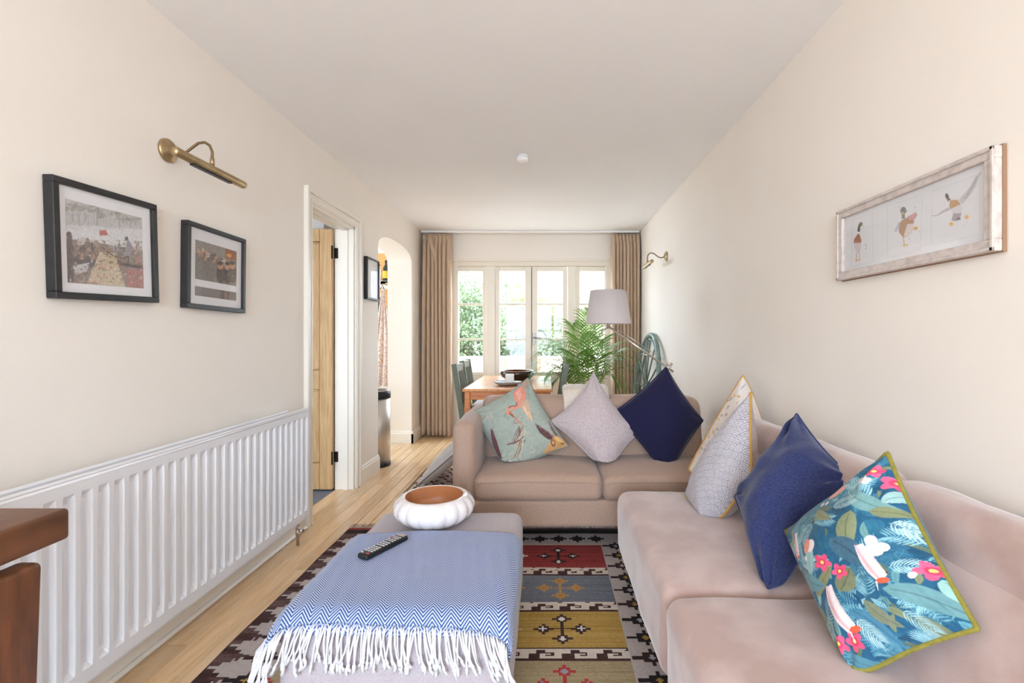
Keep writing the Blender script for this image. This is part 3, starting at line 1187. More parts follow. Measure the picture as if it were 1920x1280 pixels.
# ------------------------------------------------------------------ framed pictures
def framed(name, label, w, h, fw, depth, fm, canvas, px_win, loc, rotz, tilt, print_mat='photo_print', wins=None, nx=150):
    """local: wall plane x = 0, picture faces +x, u along +y, z up; wins: list of (canvas, u0, u1, z0, z1) in metres from the frame centre"""
    r = thing(name, label, 'picture')
    b = MB()
    hw, hh = w / 2, h / 2
    for (u0, u1, z0, z1) in ((-hw, hw, hh - fw, hh), (-hw, hw, -hh, -hh + fw), (-hw, -hw + fw, -hh + fw, hh - fw), (hw - fw, hw, -hh + fw, hh - fw)):
        b.box(.0, depth, u0, u1, z0, z1, bevel=.002)
    fr = b.build('frame', fm, r)
    b = MB()
    b.box(.004, depth - .012, -hw + fw * .8, hw - fw * .8, -hh + fw * .8, hh - fw * .8)
    b.build('mat_board', 'mat_board', r)
    for (cv, u0, u1, z0, z1) in wins:
        ny = max(8, int(nx * (z1 - z0) / (u1 - u0)))
        U, V = np.meshgrid(np.linspace(0, 1, nx), np.linspace(0, 1, ny))
        pts = np.stack([np.full(U.shape, depth - .0112), u0 + (u1 - u0) * U, z0 + (z1 - z0) * V], -1)
        grid_obj('print', pts, nx, ny, print_mat, r, col=cv.sample(U, V), smooth=False)
    b = MB()
    b.box(depth - .008, depth - .006, -hw + fw * .9, hw - fw * .9, -hh + fw * .9, hh - fw * .9)
    b.build('glass', 'picture_glass', r)
    r.location = loc
    r.rotation_euler = Matrix.Rotation(rotz, 3, 'Z').to_4x4().to_3x3().to_euler()
    if tilt:
        r.rotation_euler = (Matrix.Rotation(rotz, 3, 'Z') @ Matrix.Rotation(tilt, 3, 'X')).to_euler()
    return r


# photograph of a long outdoor lunch table in the snow (crop coordinates of the print)
q = [(98, 1138), (1022, 1218), (995, 330), (62, 95)]
cv = Canvas(300, 280, (216, 214, 216), q)
cv.poly([(55, 90), (1000, 330), (1000, 470), (60, 420)], (196, 194, 194))
for k in range(60):
    x = random.uniform(60, 1000); y = 215 + (x - 60) * .13 + random.uniform(-80, 60)
    cv.ell(x, y, random.uniform(14, 50), random.uniform(8, 36), random.choice([(150, 142, 132), (166, 158, 148), (180, 176, 172), (138, 132, 126)]), alpha=.6)
for k in range(16):
    x = random.uniform(70, 990); y = 330 + (x - 60) * .06
    cv.stroke([(x, y - 60), (x + 4, y + random.uniform(30, 110))], random.uniform(8, 18), (158, 156, 160), alpha=.6)
cv.poly([(60, 470), (480, 480), (1000, 490), (1010, 720), (60, 640)], (222, 221, 224))
cv.poly([(480, 485), (560, 485), (585, 550), (480, 555)], (192, 104, 98))
cv.poly([(60, 590), (440, 640), (1015, 740), (1025, 1225), (95, 1140)], (142, 122, 112))
for k in range(36):
    x = random.uniform(80, 480); y = random.uniform(620, 1000)
    cv.ell(x, y, random.uniform(22, 46), random.uniform(26, 56), random.choice([(108, 92, 88), (150, 122, 106), (92, 82, 82), (170, 142, 126), (206, 196, 192)]), alpha=.9)
for k in range(20):
    x = random.uniform(620, 1010); y = random.uniform(690, 900)
    cv.ell(x, y, random.uniform(20, 44), random.uniform(24, 56), random.choice([(120, 108, 108), (168, 140, 122), (176, 162, 158), (150, 152, 160), (190, 128, 118)]), alpha=.85)
cv.poly([(85, 520), (150, 560), (170, 1140), (95, 1140)], (98, 84, 84))
cv.ell(110, 540, 34, 34, (104, 84, 78))
for (x, y) in ((245, 800), (370, 800)):
    cv.ell(x, y + 70, 70, 80, (96, 84, 84)); cv.ell(x + 15, y, 48, 60, (120, 98, 90)); cv.ell(x + 25, y + 15, 30, 42, (176, 140, 122))
cv.poly([(160, 930), (360, 890), (330, 1000), (190, 1040)], (202, 196, 200))
cv.poly([(820, 590), (870, 660), (860, 780), (790, 760)], (140, 142, 150)); cv.ell(808, 592, 22, 28, (110, 96, 92))
cv.poly([(480, 760), (660, 770), (800, 1200), (330, 1150)], (206, 190, 162))
for k in range(40):
    t_ = random.random(); y = 790 + t_ * 370; x = 560 + random.uniform(-1, 1) * (80 + 150 * t_)
    cv.ell(x, y, random.uniform(10, 30 + 20 * t_), random.uniform(6, 18), random.choice([(186, 120, 104), (226, 214, 188), (150, 128, 108), (196, 168, 126), (110, 96, 86), (214, 150, 132)]), alpha=.9)
cv.poly([(800, 980), (1025, 960), (1025, 1225), (830, 1200)], (176, 112, 108))
cv.stroke([(700, 900), (1020, 960)], 26, (92, 84, 96))
cv.stroke([(500, 690), (640, 800), (760, 840), (830, 820), (825, 900)], 12, (70, 56, 54))
for k in range(420):
    x, y = random.uniform(90, 1015), random.uniform(600, 1190)
    if 470 - (y - 760) * .36 < x < 680 + (y - 760) * .32 and y > 760:
        c = random.choice([(190, 140, 124), (222, 212, 190), (150, 132, 112), (200, 176, 140), (120, 108, 98), (210, 164, 148)])
    else:
        c = random.choice([(112, 98, 94), (150, 124, 110), (98, 88, 88), (172, 148, 134), (206, 198, 194), (134, 116, 108), (120, 104, 98)])
    cv.ell(x, y, random.uniform(5, 17), random.uniform(5, 20), c, alpha=.6, n=9)
cv.mottle(14, 60, 3)
cv.a = cv.a * .84 + 27  # greyed overall: the haze of reflections is put into the print colours
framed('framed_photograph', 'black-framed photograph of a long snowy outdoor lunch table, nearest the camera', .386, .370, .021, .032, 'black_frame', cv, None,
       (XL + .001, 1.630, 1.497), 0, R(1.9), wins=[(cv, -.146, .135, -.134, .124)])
# photograph of a row of people (crop coordinates of the first zoom)
q = [(1040, 985), (1292, 1026), (1296, 785), (1042, 715)]
cv = Canvas(240, 200, (128, 118, 112), q)
cv.poly([(1042, 712), (1296, 785), (1296, 860), (1042, 800)], (150, 144, 138))
cv.poly([(1225, 770), (1296, 790), (1296, 850), (1225, 840)], (150, 86, 56)); cv.ell(1248, 815, 18, 14, (230, 150, 70))
for k in range(34):
    x = random.uniform(1045, 1225); y = 795 + (x - 1042) * .35 + random.uniform(-25, 30)
    cv.ell(x, y, random.uniform(8, 15), random.uniform(11, 20), random.choice([(196, 156, 132), (110, 94, 86), (178, 142, 122), (150, 120, 106), (214, 200, 190)]), alpha=.9)
cv.poly([(1042, 860), (1180, 890), (1180, 1015), (1042, 985)], (128, 124, 120))
for (x, y) in ((1195, 890), (1238, 890), (1270, 885)):
    cv.ell(x, y + 60, 26, 60, (74, 64, 62)); cv.ell(x, y, 17, 26, (206, 150, 116)); cv.ell(x, y - 18, 17, 14, (70, 54, 48))
for k in range(200):
    x = random.uniform(1045, 1292); y = 800 + (x - 1042) * .25 + random.uniform(-30, 150)
    cv.ell(x, y, random.uniform(2, 6), random.uniform(2, 7), random.choice([(96, 84, 80), (140, 118, 106), (180, 146, 126), (72, 64, 64), (120, 112, 108)]), alpha=.55, n=8)
cv.mottle(12, 40, 4)
cv.a = cv.a * .85 + 22  # contrast cut, with reflection haze mixed into this print
q = [(1042, 1080), (1290, 1103), (1291, 1050), (1042, 1025)]
cs = Canvas(160, 40, (132, 126, 126), q)
cs.poly([(1190, 1030), (1291, 1040), (1291, 1105), (1190, 1095)], (112, 96, 92)); cs.poly([(1215, 1030), (1232, 1030), (1232, 1100), (1215, 1100)], (150, 128, 118))
cs.mottle(5, 20, 5)
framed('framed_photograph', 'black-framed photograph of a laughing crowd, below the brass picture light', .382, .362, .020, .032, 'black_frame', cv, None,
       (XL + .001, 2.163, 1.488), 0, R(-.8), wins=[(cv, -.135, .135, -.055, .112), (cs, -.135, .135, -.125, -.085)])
# small pale drawing by the arch
cv = Canvas(80, 110, (224, 226, 230))
cv.ell(.5, .5, .2, .24, (206, 210, 216)); cv.ell(.46, .46, .08, .12, (188, 192, 200)); cv.mottle(3, 16, 6)
framed('framed_drawing', 'small black-framed pale drawing between the door and arch', .285, .352, .016, .032, 'black_frame', cv, None,
       (XL + .001, 4.095, 1.678), 0, 0, wins=[(cv, -.115, .115, -.15, .15)], nx=50)

# three mallard prints in one long chalky frame: u runs from the far end (left in the photo) to the near end
q = [(185, 1075), (1270, 855), (1250, 235), (175, 670)]
cv = Canvas(620, 240, (228, 229, 233), q)


def duck_plate(pts):
    for i in range(4):
        cv.stroke([pts[i], pts[(i + 1) % 4]], 3, (208, 210, 216))


duck_plate([(235, 1030), (395, 990), (380, 640), (235, 695)])
duck_plate([(500, 965), (745, 905), (745, 505), (490, 590)])
duck_plate([(825, 880), (1190, 790), (1175, 350), (815, 480)])
# standing mallard
cv.stroke([(283, 775), (286, 740), (298, 716), (308, 716)], [18, 18, 20, 10], (84, 92, 80))
cv.ell(300, 722, 12, 12, (92, 100, 84)); cv.stroke([(306, 722), (320, 740)], [6, 3], (206, 198, 150))
cv.ell(281, 782, 10, 6, (236, 236, 236))
cv.poly([(277, 790), (288, 790), (306, 838), (300, 862), (250, 862), (250, 832)], (176, 120, 90))
cv.poly([(252, 855), (303, 855), (300, 915), (282, 938), (262, 912)], (216, 206, 210))
cv.stroke([(270, 930), (272, 980)], 5, (214, 170, 120)); cv.stroke([(294, 930), (296, 975)], 5, (214, 170, 120))
cv.stroke([(264, 985), (300, 978)], 7, (222, 160, 90))
for (x, y) in ((335, 868), (338, 898), (345, 880)):
    cv.ell(x, y, 4, 6, (170, 172, 186))
# running mallard
cv.ell(608, 622, 22, 28, (118, 124, 130)); cv.ell(605, 645, 14, 14, (206, 176, 140)); cv.stroke([(610, 650), (608, 680)], [22, 26], (140, 140, 144))
cv.poly([(600, 690), (650, 665), (690, 690), (685, 760), (650, 810), (610, 815), (580, 780), (575, 720)], (182, 148, 120))
cv.poly([(640, 720), (688, 715), (680, 780), (645, 815), (615, 805)], (222, 212, 212))
cv.poly([(640, 665), (700, 635), (715, 650), (690, 690), (655, 690)], (206, 160, 160))
cv.poly([(575, 700), (545, 770), (560, 780), (585, 740)], (196, 194, 204))
cv.stroke([(612, 812), (622, 870)], 8, (214, 186, 150)); cv.stroke([(612, 880), (650, 870)], 9, (220, 180, 80))
cv.stroke([(680, 760), (705, 750)], 8, (214, 186, 150)); cv.ell(705, 750, 14, 14, (220, 178, 96))
for k in range(14):
    cv.ell(random.uniform(550, 745), random.uniform(590, 880), random.uniform(2, 5), random.uniform(2, 5), (180, 176, 196))
# flying mallard
cv.ell(932, 515, 13, 22, (112, 108, 108), ang=-.3); cv.stroke([(936, 528), (952, 548)], [20, 26], (128, 120, 118)); cv.ell(955, 548, 12, 5, (236, 236, 236), ang=-.6)
cv.poly([(955, 545), (1010, 540), (1040, 575), (1000, 610), (965, 615), (950, 585)], (204, 166, 130))
cv.poly([(965, 605), (1045, 570), (1050, 650), (1020, 690), (985, 690)], (220, 216, 222))
cv.poly([(985, 640), (1045, 640), (1030, 690), (1000, 700), (970, 690)], (176, 166, 176)); cv.stroke([(1010, 680), (1040, 680)], 12, (120, 116, 122))
cv.stroke([(1035, 560), (1085, 500), (1130, 440), (1155, 370)], [42, 40, 34, 20], (206, 202, 206))
for k in range(16):
    t_ = k / 15
    x, y = 1060 + 100 * t_, 545 - 185 * t_
    cv.stroke([(x - 4, y - 10), (x + 28, y - 22)], [2, 6], (166, 164, 172))
cv.stroke([(955, 605), (910, 625), (860, 655), (820, 657)], [22, 18, 8, 6], (196, 190, 200))
cv.ell(970, 718, 16, 14, (236, 186, 110)); cv.ell(1086, 668, 16, 15, (234, 178, 110))
for k in range(8):
    cv.ell(random.uniform(900, 1160), random.uniform(540, 740), 3, 3, (184, 180, 196))
cv.mottle(1.5, 30, 9)
CYd, CZd = (1.167 + 1.80) / 2, 1.528
pc = framed('framed_duck_prints', 'long chalk-white frame with three mallard watercolours on the right wall', .633, .257, .030, .028, 'chalk_frame', cv, None,
            (XR - .001, CYd, CZd), PI, 0, print_mat='duck_print', wins=[(cv, -.292, .292, -.104, .104)], nx=460)
b = MB()
for (u0, u1, z0, z1) in ((-.3165, .3165, .118, .1285), (-.3165, .3165, -.1285, -.118), (-.3165, -.306, -.1285, .1285), (.306, .3165, -.1285, .1285)):
    b.box(.0275, .033, u0, u1, z0, z1, bevel=.002)
fo = b.build('outer_bead', 'chalk_frame')
fo.parent = pc
b = MB()
b.box(.0002, .010, -.319, .319, -.131, .131)
fo = b.build('backing', 'frame_backing')
fo.parent = pc

# ------------------------------------------------------------------ smoke alarm on the ceiling
t = thing('smoke_alarm', 'small round white smoke alarm on the ceiling', 'smoke alarm', (-.167, 3.34, ZC))
b = MB(); b.lathe([(0, 0), (.036, 0), (.036, -.012), (.03, -.014), (0, -.014)], -.167, 3.34, n=28, cz=ZC); b.build('base', 'plastic_white', t)
b = MB(); b.lathe([(.028, -.012), (.028, -.018), (.0, -.018)], -.167, 3.34, n=24, cz=ZC); b.build('vent_gap', 'black_plastic', t)
b = MB(); b.lathe([(0, -.017), (.041, -.017), (.042, -.030), (.036, -.042), (.022, -.046), (0, -.046)], -.167, 3.34, n=28, cz=ZC); b.build('cover', 'plastic_white', t)

# ------------------------------------------------------------------ velvet sofa along the right wall
SX0, SX1 = .345, 1.078
vsofa = thing('velvet_sofa', 'long pinkish beige velvet sofa along the right wall', 'sofa', (.72, 1.38, 0))
for (y0, y1, sd) in ((1.425, 2.37, 1), (.45, 1.415, 2)):
    soft_obj('seat_cushion', 'velvet', vsofa, SX0, .86, y0, y1, .15, .437, r=.05, n=22, crown=.014, belly=.006, wob=.006, seed=sd)
for (y0, y1, sd) in ((1.385, 2.40, 3), (.42, 1.378, 4)):
    soft_obj('backrest', 'velvet', vsofa, .915, SX1, y0, y1, .15, .79, r=.06, n=20, crown=.008, belly=.006, wob=.006, seed=sd,
             shape=lambda w, u: Vector((w.x + .03 * max(0, u[2]) * (1 - u[0]) / 2, w.y, w.z)))


def lean_back(w, u):
    return Vector((w.x + .05 * (u[2] + 1), w.y, w.z))


for (y0, y1, sd) in ((1.43, 2.36, 5), (.46, 1.41, 6)):
    soft_obj('back_cushion', 'velvet', vsofa, .805, .945, y0, y1, .40, .675, r=.05, n=18, crown=.008, belly=.008, wob=.006, seed=sd, shape=lean_back)
b = MB(); b.box(.40, 1.08, .44, 2.36, .15, .30); b.build('base', 'velvet', vsofa)
for (x, y) in ((.42, .52), (.42, 2.30), (1.03, .52), (1.03, 2.30), (.42, 1.42), (1.03, 1.42)):
    b = MB(); b.box(x - .03, x + .03, y - .03, y + .03, 0.014, .155, bevel=.006); b.build('leg', 'sofa_foot', vsofa)

# ------------------------------------------------------------------ linen sofa across the room
LY0 = 2.60
lsofa = thing('linen_sofa', 'beige linen two-seat sofa standing across the room', 'sofa', (.24, 2.95, 0))
soft_obj('arm', 'linen', lsofa, -.516, -.388, LY0 - .005, 3.34, .15, .725, r=.05, n=16, crown=.006, belly=.004, wob=.003, seed=11)
soft_obj('base', 'linen', lsofa, -.40, .99, LY0 + .012, 3.30, .15, .30, r=.02, n=16, wob=.002, seed=12)
for (x0, x1, sd) in ((-.396, .303, 13), (.306, .985, 14)):
    soft_obj('seat_cushion', 'linen', lsofa, x0, x1, LY0 - .012, 3.14, .292, .432, r=.045, n=20, crown=.030, belly=.006, wob=.004, seed=sd)
    v = MB()
    ring = []
    hx, r_ = (x1 - x0) / 2, .03
    for k in range(40):
        u = -1 + 2 * k / 39
        ring.append(((x0 + x1) / 2 + u * (hx - .02), LY0 - .013 - .006 * (1 - u * u), .402 + .006 * (1 - u * u) - .012 * max(0, abs(u) - .93) * 10))
    v.tube(ring, .0035, n=6)
    v.build('piping', 'linen', lsofa)
for (x0, x1, sd) in ((-.40, .30, 15), (.303, .985, 16)):
    soft_obj('back_cushion', 'linen', lsofa, x0, x1, 3.03, 3.20, .40, .80, r=.06, n=18, crown=.014, belly=.012, wob=.005, seed=sd,
             shape=lambda w, u: Vector((w.x, w.y + .03 * (u[2]), w.z)))
soft_obj('back_frame', 'linen', lsofa, -.43, 1.0, 3.18, 3.36, .15, .79, r=.05, n=16, wob=.003, seed=17)
for (x, y) in ((-.44, 2.68), (.92, 2.68), (-.44, 3.28), (.92, 3.28)):
    b = MB(); b.box(x - .03, x + .03, y - .03, y + .03, 0.0, .155, bevel=.006); b.build('leg', 'sofa_foot', lsofa)

# cream throw over the back of the linen sofa
nu, nv = 26, 44
pts = np.zeros((nv, nu, 3))
path = [(3.085, .50), (3.06, .62), (3.055, .74), (3.065, .80), (3.10, .845), (3.17, .858), (3.26, .852), (3.36, .842), (3.395, .81), (3.40, .72), (3.40, .55)]
cum = [0]
for i in range(1, len(path)):
    cum.append(cum[-1] + math.hypot(path[i][0] - path[i - 1][0], path[i][1] - path[i - 1][1]))
for j in range(nv):
    s = cum[-1] * j / (nv - 1)
    yy, zz = np.interp(s, cum, [p[0] for p in path]), np.interp(s, cum, [p[1] for p in path])
    for i in range(nu):
        u = i / (nu - 1)
        e = .010 * noise.noise(Vector((u * 6, s * 5, 2)))
        edge = max(0, abs(2 * u - 1) - .9) * 10
        pts[j, i] = (.112 + .285 * u + .006 * math.sin(s * 14), yy - (.004 + abs(e)) * (1 if s < .35 else -.2), zz + (abs(e) + .002 - .008 * edge) * (1 if .3 < s < .75 else 0))
o = grid_obj('sofa_throw', pts, nu, nv, 'cream_throw')
md = o.modifiers.new('thickness', 'SOLIDIFY'); md.thickness = .012; md.offset = 1
tag(o, 'cream throw folded over the back of the linen sofa', 'throw')


# ------------------------------------------------------------------ scatter cushions
def cushion_shape(T, L, B, Rr, thick, n, pinch, seed, wr, seat, fat):
    T, L, B, Rr = Vector(T), Vector(L), Vector(B), Vector(Rr)
    cen = (T + L + B + Rr) / 4
    nrm = (Rr - L).cross(T - B).normalized()
    toc = Vector((0, 0, CAMZ)) - cen
    if nrm.dot(toc) < 0:
        nrm = -nrm
    s = np.linspace(-1, 1, n)
    s = np.sign(s) * (1 - (1 - np.abs(s)) ** 1.15)
    U, V = np.meshgrid(s, s)
    a, c = U * (1 - pinch * (1 - V ** 2)), V * (1 - pinch * (1 - U ** 2))
    w00, w10, w11, w01 = (1 - a) * (1 - c) / 4, (1 + a) * (1 - c) / 4, (1 + a) * (1 + c) / 4, (1 - a) * (1 + c) / 4
    base = sum(w[..., None] * np.array(p) for w, p in ((w00, B), (w10, Rr), (w11, T), (w01, L)))
    prof = (np.clip(1 - np.abs(U) ** 2.2, 0, 1) * np.clip(1 - np.abs(V) ** 2.2, 0, 1)) ** fat
    # creases running out of the corners and soft dents
    nz = noise_grid(base, 7.0, seed) * .7 + noise_grid(base, 15.0, seed + 4) * .3
    cr = np.zeros_like(U)
    for (cu, cvv) in ((-1, -1), (1, -1), (1, 1), (-1, 1)):
        d = np.hypot(U - cu, V - cvv)
        ang = np.arctan2(V - cvv, U - cu)
        cr += np.exp(-(d / .55) ** 2) * np.sin(ang * 9 + seed + cu) * np.clip(d / .25, 0, 1)
    hgt = thick / 2 * prof + (wr * nz + wr * .55 * cr) * np.clip(prof * 2.2, 0, 1)
    nv_ = np.array(nrm)
    F = base + hgt[..., None] * nv_
    K = base - (thick / 2 * prof + wr * .5 * nz * np.clip(prof * 2, 0, 1))[..., None] * nv_
    if seat is not None:           # the lowest corner is pressed flat on the seat and tucked in
        for arr in (F, K, base):
            kk = .010
            dz = (arr[..., 2] - seat) / kk
            arr[..., 2] = seat + kk * np.where(dz > 30, dz, np.log1p(np.exp(np.clip(dz, -60, 30))))
    return base, F, K, nrm, cen


def cushion(name, label, T, L, B, Rr, thick, n=70, front='navy_cloth', back=None, piping=None, canvas=None, pinch=.10, seed=1, wr=.010, pr=.005, seat=None, fat=.5):
    """a stuffed square cushion standing on one corner: corners top, left, bottom, right in space"""
    base, F, K, nrm, cen = cushion_shape(T, L, B, Rr, thick, n, pinch, seed, wr, seat, fat)
    if callable(canvas):           # the print is laid out on the panel as it lies
        m0 = cushion_shape(T, L, B, Rr, thick, 41, pinch, seed, 0.0, seat, fat)[1]
        ss = np.sign(np.linspace(-1, 1, 41)) * (1 - (1 - np.abs(np.linspace(-1, 1, 41))) ** 1.15)
        src, dst = [], []
        for (i, j) in ((7, 7), (33, 7), (33, 33), (7, 33)):
            p = m0[j, i]
            src.append((1025 + FPX * p[0] / p[1], 631 + FPX * (CAMZ - p[2]) / p[1]))
            dst.append(((ss[i] + 1) / 2, (ss[j] + 1) / 2))
        canvas = canvas(src, dst)
    T, L, B, Rr = Vector(T), Vector(L), Vector(B), Vector(Rr)
    U, V = np.meshgrid(*[np.sign(np.linspace(-1, 1, n)) * (1 - (1 - np.abs(np.linspace(-1, 1, n))) ** 1.15)] * 2)
    low = min(F[..., 2].min(), K[..., 2].min())
    single = back is None and piping is None and canvas is None
    root = thing(name, label, 'cushion', (cen.x, cen.y, low))
    col = canvas.sample((U + 1) / 2, (V + 1) / 2) if canvas is not None else None
    side = (Rr - B).length
    uv = np.stack([U * side / 2, V * side / 2], -1)
    ori = (Rr - B).cross(L - B).dot(nrm) < 0
    grid_obj('front_panel', F, n, n, front, root, uv=uv, col=col, flip=ori)
    grid_obj('back_panel', K, n, n, back or front, root, uv=uv, col=col if (canvas is not None and back is None) else None, flip=not ori)
    rim = [base[0, i] for i in range(n)] + [base[i, n - 1] for i in range(1, n)] + [base[n - 1, i] for i in range(n - 2, -1, -1)] + [base[i, 0] for i in range(n - 2, 0, -1)]
    if not single or True:
        MB().tube(rim[::2], pr, n=8, closed=True).build('piping' if piping else 'seam', piping or front, root, recalc=False)
    return root


# flamingo cushion
qd = lambda T, L, B, Rr: [B, Rr, T, L]
c_ = dict(T=(990, 712), L=(882, 775), B=(945, 866), R=(1062, 835))
z6 = lambda x, y: (840 + x / 3.764, 680 + y / 3.764)      # the zoom of the sofa
cv = Canvas(260, 260, (158, 167, 156), qd(c_['T'], c_['L'], c_['B'], c_['R']))


def pl6(pts, c, al=1.0):
    cv.poly([z6(*p) for p in pts], c, al)


def st6(pts, w, c, al=1.0):
    cv.stroke([z6(*p) for p in pts], [x / 3.764 for x in w] if hasattr(w, '__len__') else w / 3.764, c, al)


for k in range(70):
    x, y = z6(random.uniform(160, 840), random.uniform(120, 710))
    cv.ell(x, y, random.uniform(2, 9), random.uniform(2, 7), random.choice([(148, 158, 148), (170, 176, 164), (164, 166, 150), (150, 160, 156)]), alpha=.6)
for k in range(26):                               # pale pink foliage
    x, y = random.uniform(200, 620), random.uniform(300, 690)
    st6([(x, y), (x + random.uniform(-30, 30), y + random.uniform(10, 40)), (x + random.uniform(-50, 50), y + random.uniform(30, 60))], [3, 5, 1], random.choice([(206, 170, 150), (150, 120, 110), (214, 190, 160), (122, 96, 96)]), .8)
pl6([(540, 120), (575, 150), (560, 200), (520, 205), (490, 200)], (176, 150, 136))
pl6([(430, 235), (480, 190), (530, 205), (545, 260), (530, 300), (495, 300), (470, 330), (445, 290)], (216, 142, 122))
pl6([(450, 240), (490, 215), (505, 260), (480, 300)], (226, 166, 150))
st6([(495, 300), (480, 335), (440, 350), (405, 345), (395, 375), (410, 395)], [34, 30, 24, 20, 22, 16], (216, 146, 122))
st6([(462, 315), (455, 338), (425, 338), (395, 350)], 5, (60, 56, 56))
st6([(405, 370), (430, 400), (470, 440), (505, 465)], [14, 10, 7, 4], (206, 118, 92))
st6([(405, 385), (440, 412)], 5, (40, 34, 34))
pl6([(490, 300), (560, 300), (580, 440), (545, 420), (520, 360)], (206, 164, 136), .8)
for k in range(12):
    st6([(500 + 5 * k, 330 + 4 * k), (520 + 6 * k, 380 + 6 * k)], [6, 2], random.choice([(222, 180, 150), (190, 150, 124), (226, 196, 160)]))
for k in range(16):                               # branches
    x, y = 500 + random.uniform(-30, 30), 460 + random.uniform(0, 120)
    st6([(x, y), (x - 40 + random.uniform(0, 30), y + 50), (x - 70 + random.uniform(0, 40), y + 80)], [6, 4, 2], random.choice([(206, 180, 140), (120, 90, 86), (214, 188, 150)]))
st6([(290, 470), (310, 540), (350, 620)], [10, 30, 14], (112, 74, 78)); st6([(390, 560), (450, 555), (510, 530)], [5, 8, 3], (120, 70, 72))
for k in range(9):                                # plumes and the golden fruit
    x = 600 + k * 8
    st6([(600 + k * 22 * .5, 455 + k * 6), (640 + k * 10, 510 + k * 3), (690 + k * 5, 550)], [6, 22, 10], (94 + 8 * (k % 3), 70, 70))
    st6([(605 + k * 11, 460 + k * 6), (645 + k * 10, 512 + k * 3), (690 + k * 5, 548)], [2, 3, 2], (200, 180, 166))
for k in range(4):
    st6([(715 + 12 * k, 425 + 26 * k), (730 + 8 * k, 480 + 12 * k), (745, 530)], [6, 18, 10], (104, 74, 76)); st6([(715 + 12 * k, 428 + 26 * k), (742, 530)], 2, (196, 176, 166))
pl6([(640, 620), (700, 560), (740, 525), (790, 535), (830, 565), (810, 590), (720, 610), (650, 655)], (202, 156, 106))
cv.ell(*z6(716, 572), 5, 5.5, (120, 84, 62)); cv.ell(*z6(717, 571), 3, 3.4, (206, 160, 112)); cv.ell(*z6(765, 550), 8, 5, (222, 176, 110)); cv.ell(*z6(790, 572), 4, 1.5, (120, 86, 60))
cv.mottle(7, 40, 12)
cushion('patterned_cushion', 'sage green cushion printed with a pink flamingo, against the sofa arm', P(990, 708, 3.02), P(880, 774, 2.96), P(952, 896, 2.80), P(1066, 836, 2.90),
        .19, n=130, front='printed_cotton', canvas=cv, piping='sage_piping', pr=.0035, seed=21, pinch=.08, wr=.016, seat=.462)
cushion('knitted_cushion', 'pale mauve knitted cushion between the flamingo and navy cushions', P(1113, 699, 3.04), P(1032, 790, 2.95), P(1140, 898, 2.80), P(1197, 812, 2.93),
        .20, n=80, front='knit_cloth', seed=22, pinch=.12, wr=.015, seat=.460)
cushion('navy_cushion', 'dark navy velvet cushion standing on its corner by the lamp', P(1249, 688, 3.05), P(1150, 773, 2.96), P(1252, 898, 2.80), P(1318, 788, 2.96),
        .18, n=80, front='navy_cloth', seed=23, pinch=.06, wr=.010, seat=.460)

# pale cushion with bird sketches, behind the diamond-weave one
cT, cL, cB, cR = P(1393, 704, 2.44), P(1291, 880, 2.34), P(1372, 945, 2.24), P(1432, 800, 2.34)
cv = Canvas(240, 240, (222, 212, 204), [(1372, 945), (1432, 800), (1393, 706), (1289, 884)])
z7 = lambda x, y: (1280 + x / 4.4125, 690 + y / 4.4125)
for k in range(60):
    t_ = random.random()
    x, y = 120 + 330 * (1 - t_) + random.uniform(-70, 90), 130 + 620 * t_ + random.uniform(-60, 60)
    a, c = z7(x, y), z7(x + random.uniform(-40, 40), y + random.uniform(-40, 40))
    m_ = ((a[0] + c[0]) / 2 + random.uniform(-3, 3), (a[1] + c[1]) / 2)
    cv.stroke([a, m_, c], [1, random.uniform(2, 5), 1], random.choice([(86, 80, 84), (206, 160, 96), (170, 160, 150), (150, 162, 168), (196, 150, 90)]), .85)
cv.mottle(6, 30, 14)
cushion('bird_print_cushion', 'cream cushion with sketched birds and mustard piping, behind the diamond-weave cushion', cT, cL, cB, cR, .16, n=90,
        front='printed_cotton', back='taupe_cloth', piping='mustard_piping', canvas=cv, pr=.005, seed=24, pinch=-.05)
# diamond-weave cushion
cv = Canvas(300, 300, (214, 208, 210))
J, I = np.mgrid[0:300, 0:300]
k1 = 300 / 10
dx, dy = np.abs((I % k1) - k1 / 2), np.abs((J % k1) - k1 / 2)
rings = ((dx + dy) % 7.5) < 3.4
cv.a[rings] = (140, 136, 148)
cv.mottle(6, 30, 15)
cushion('diamond_weave_cushion', 'pale grey diamond-weave cushion with mustard piping and taupe back', P(1408, 736, 2.10), P(1286, 930, 2.20), P(1332, 1000, 2.00), P(1410, 900, 1.84), .20, n=150,
        front='printed_cotton', back='taupe_cloth', piping='mustard_piping', canvas=cv, pr=.006, seed=25, pinch=.04, seat=.447)
cushion('denim_cushion', 'large mid-blue linen cushion between diamond-weave and tropical cushions', P(1494, 776, 1.80), P(1378, 930, 1.76), P(1440, 1146, 1.42), P(1600, 896, 1.52), .22, n=100,
        front='denim_cloth', seed=26, pinch=.06, wr=.042, seat=.447)

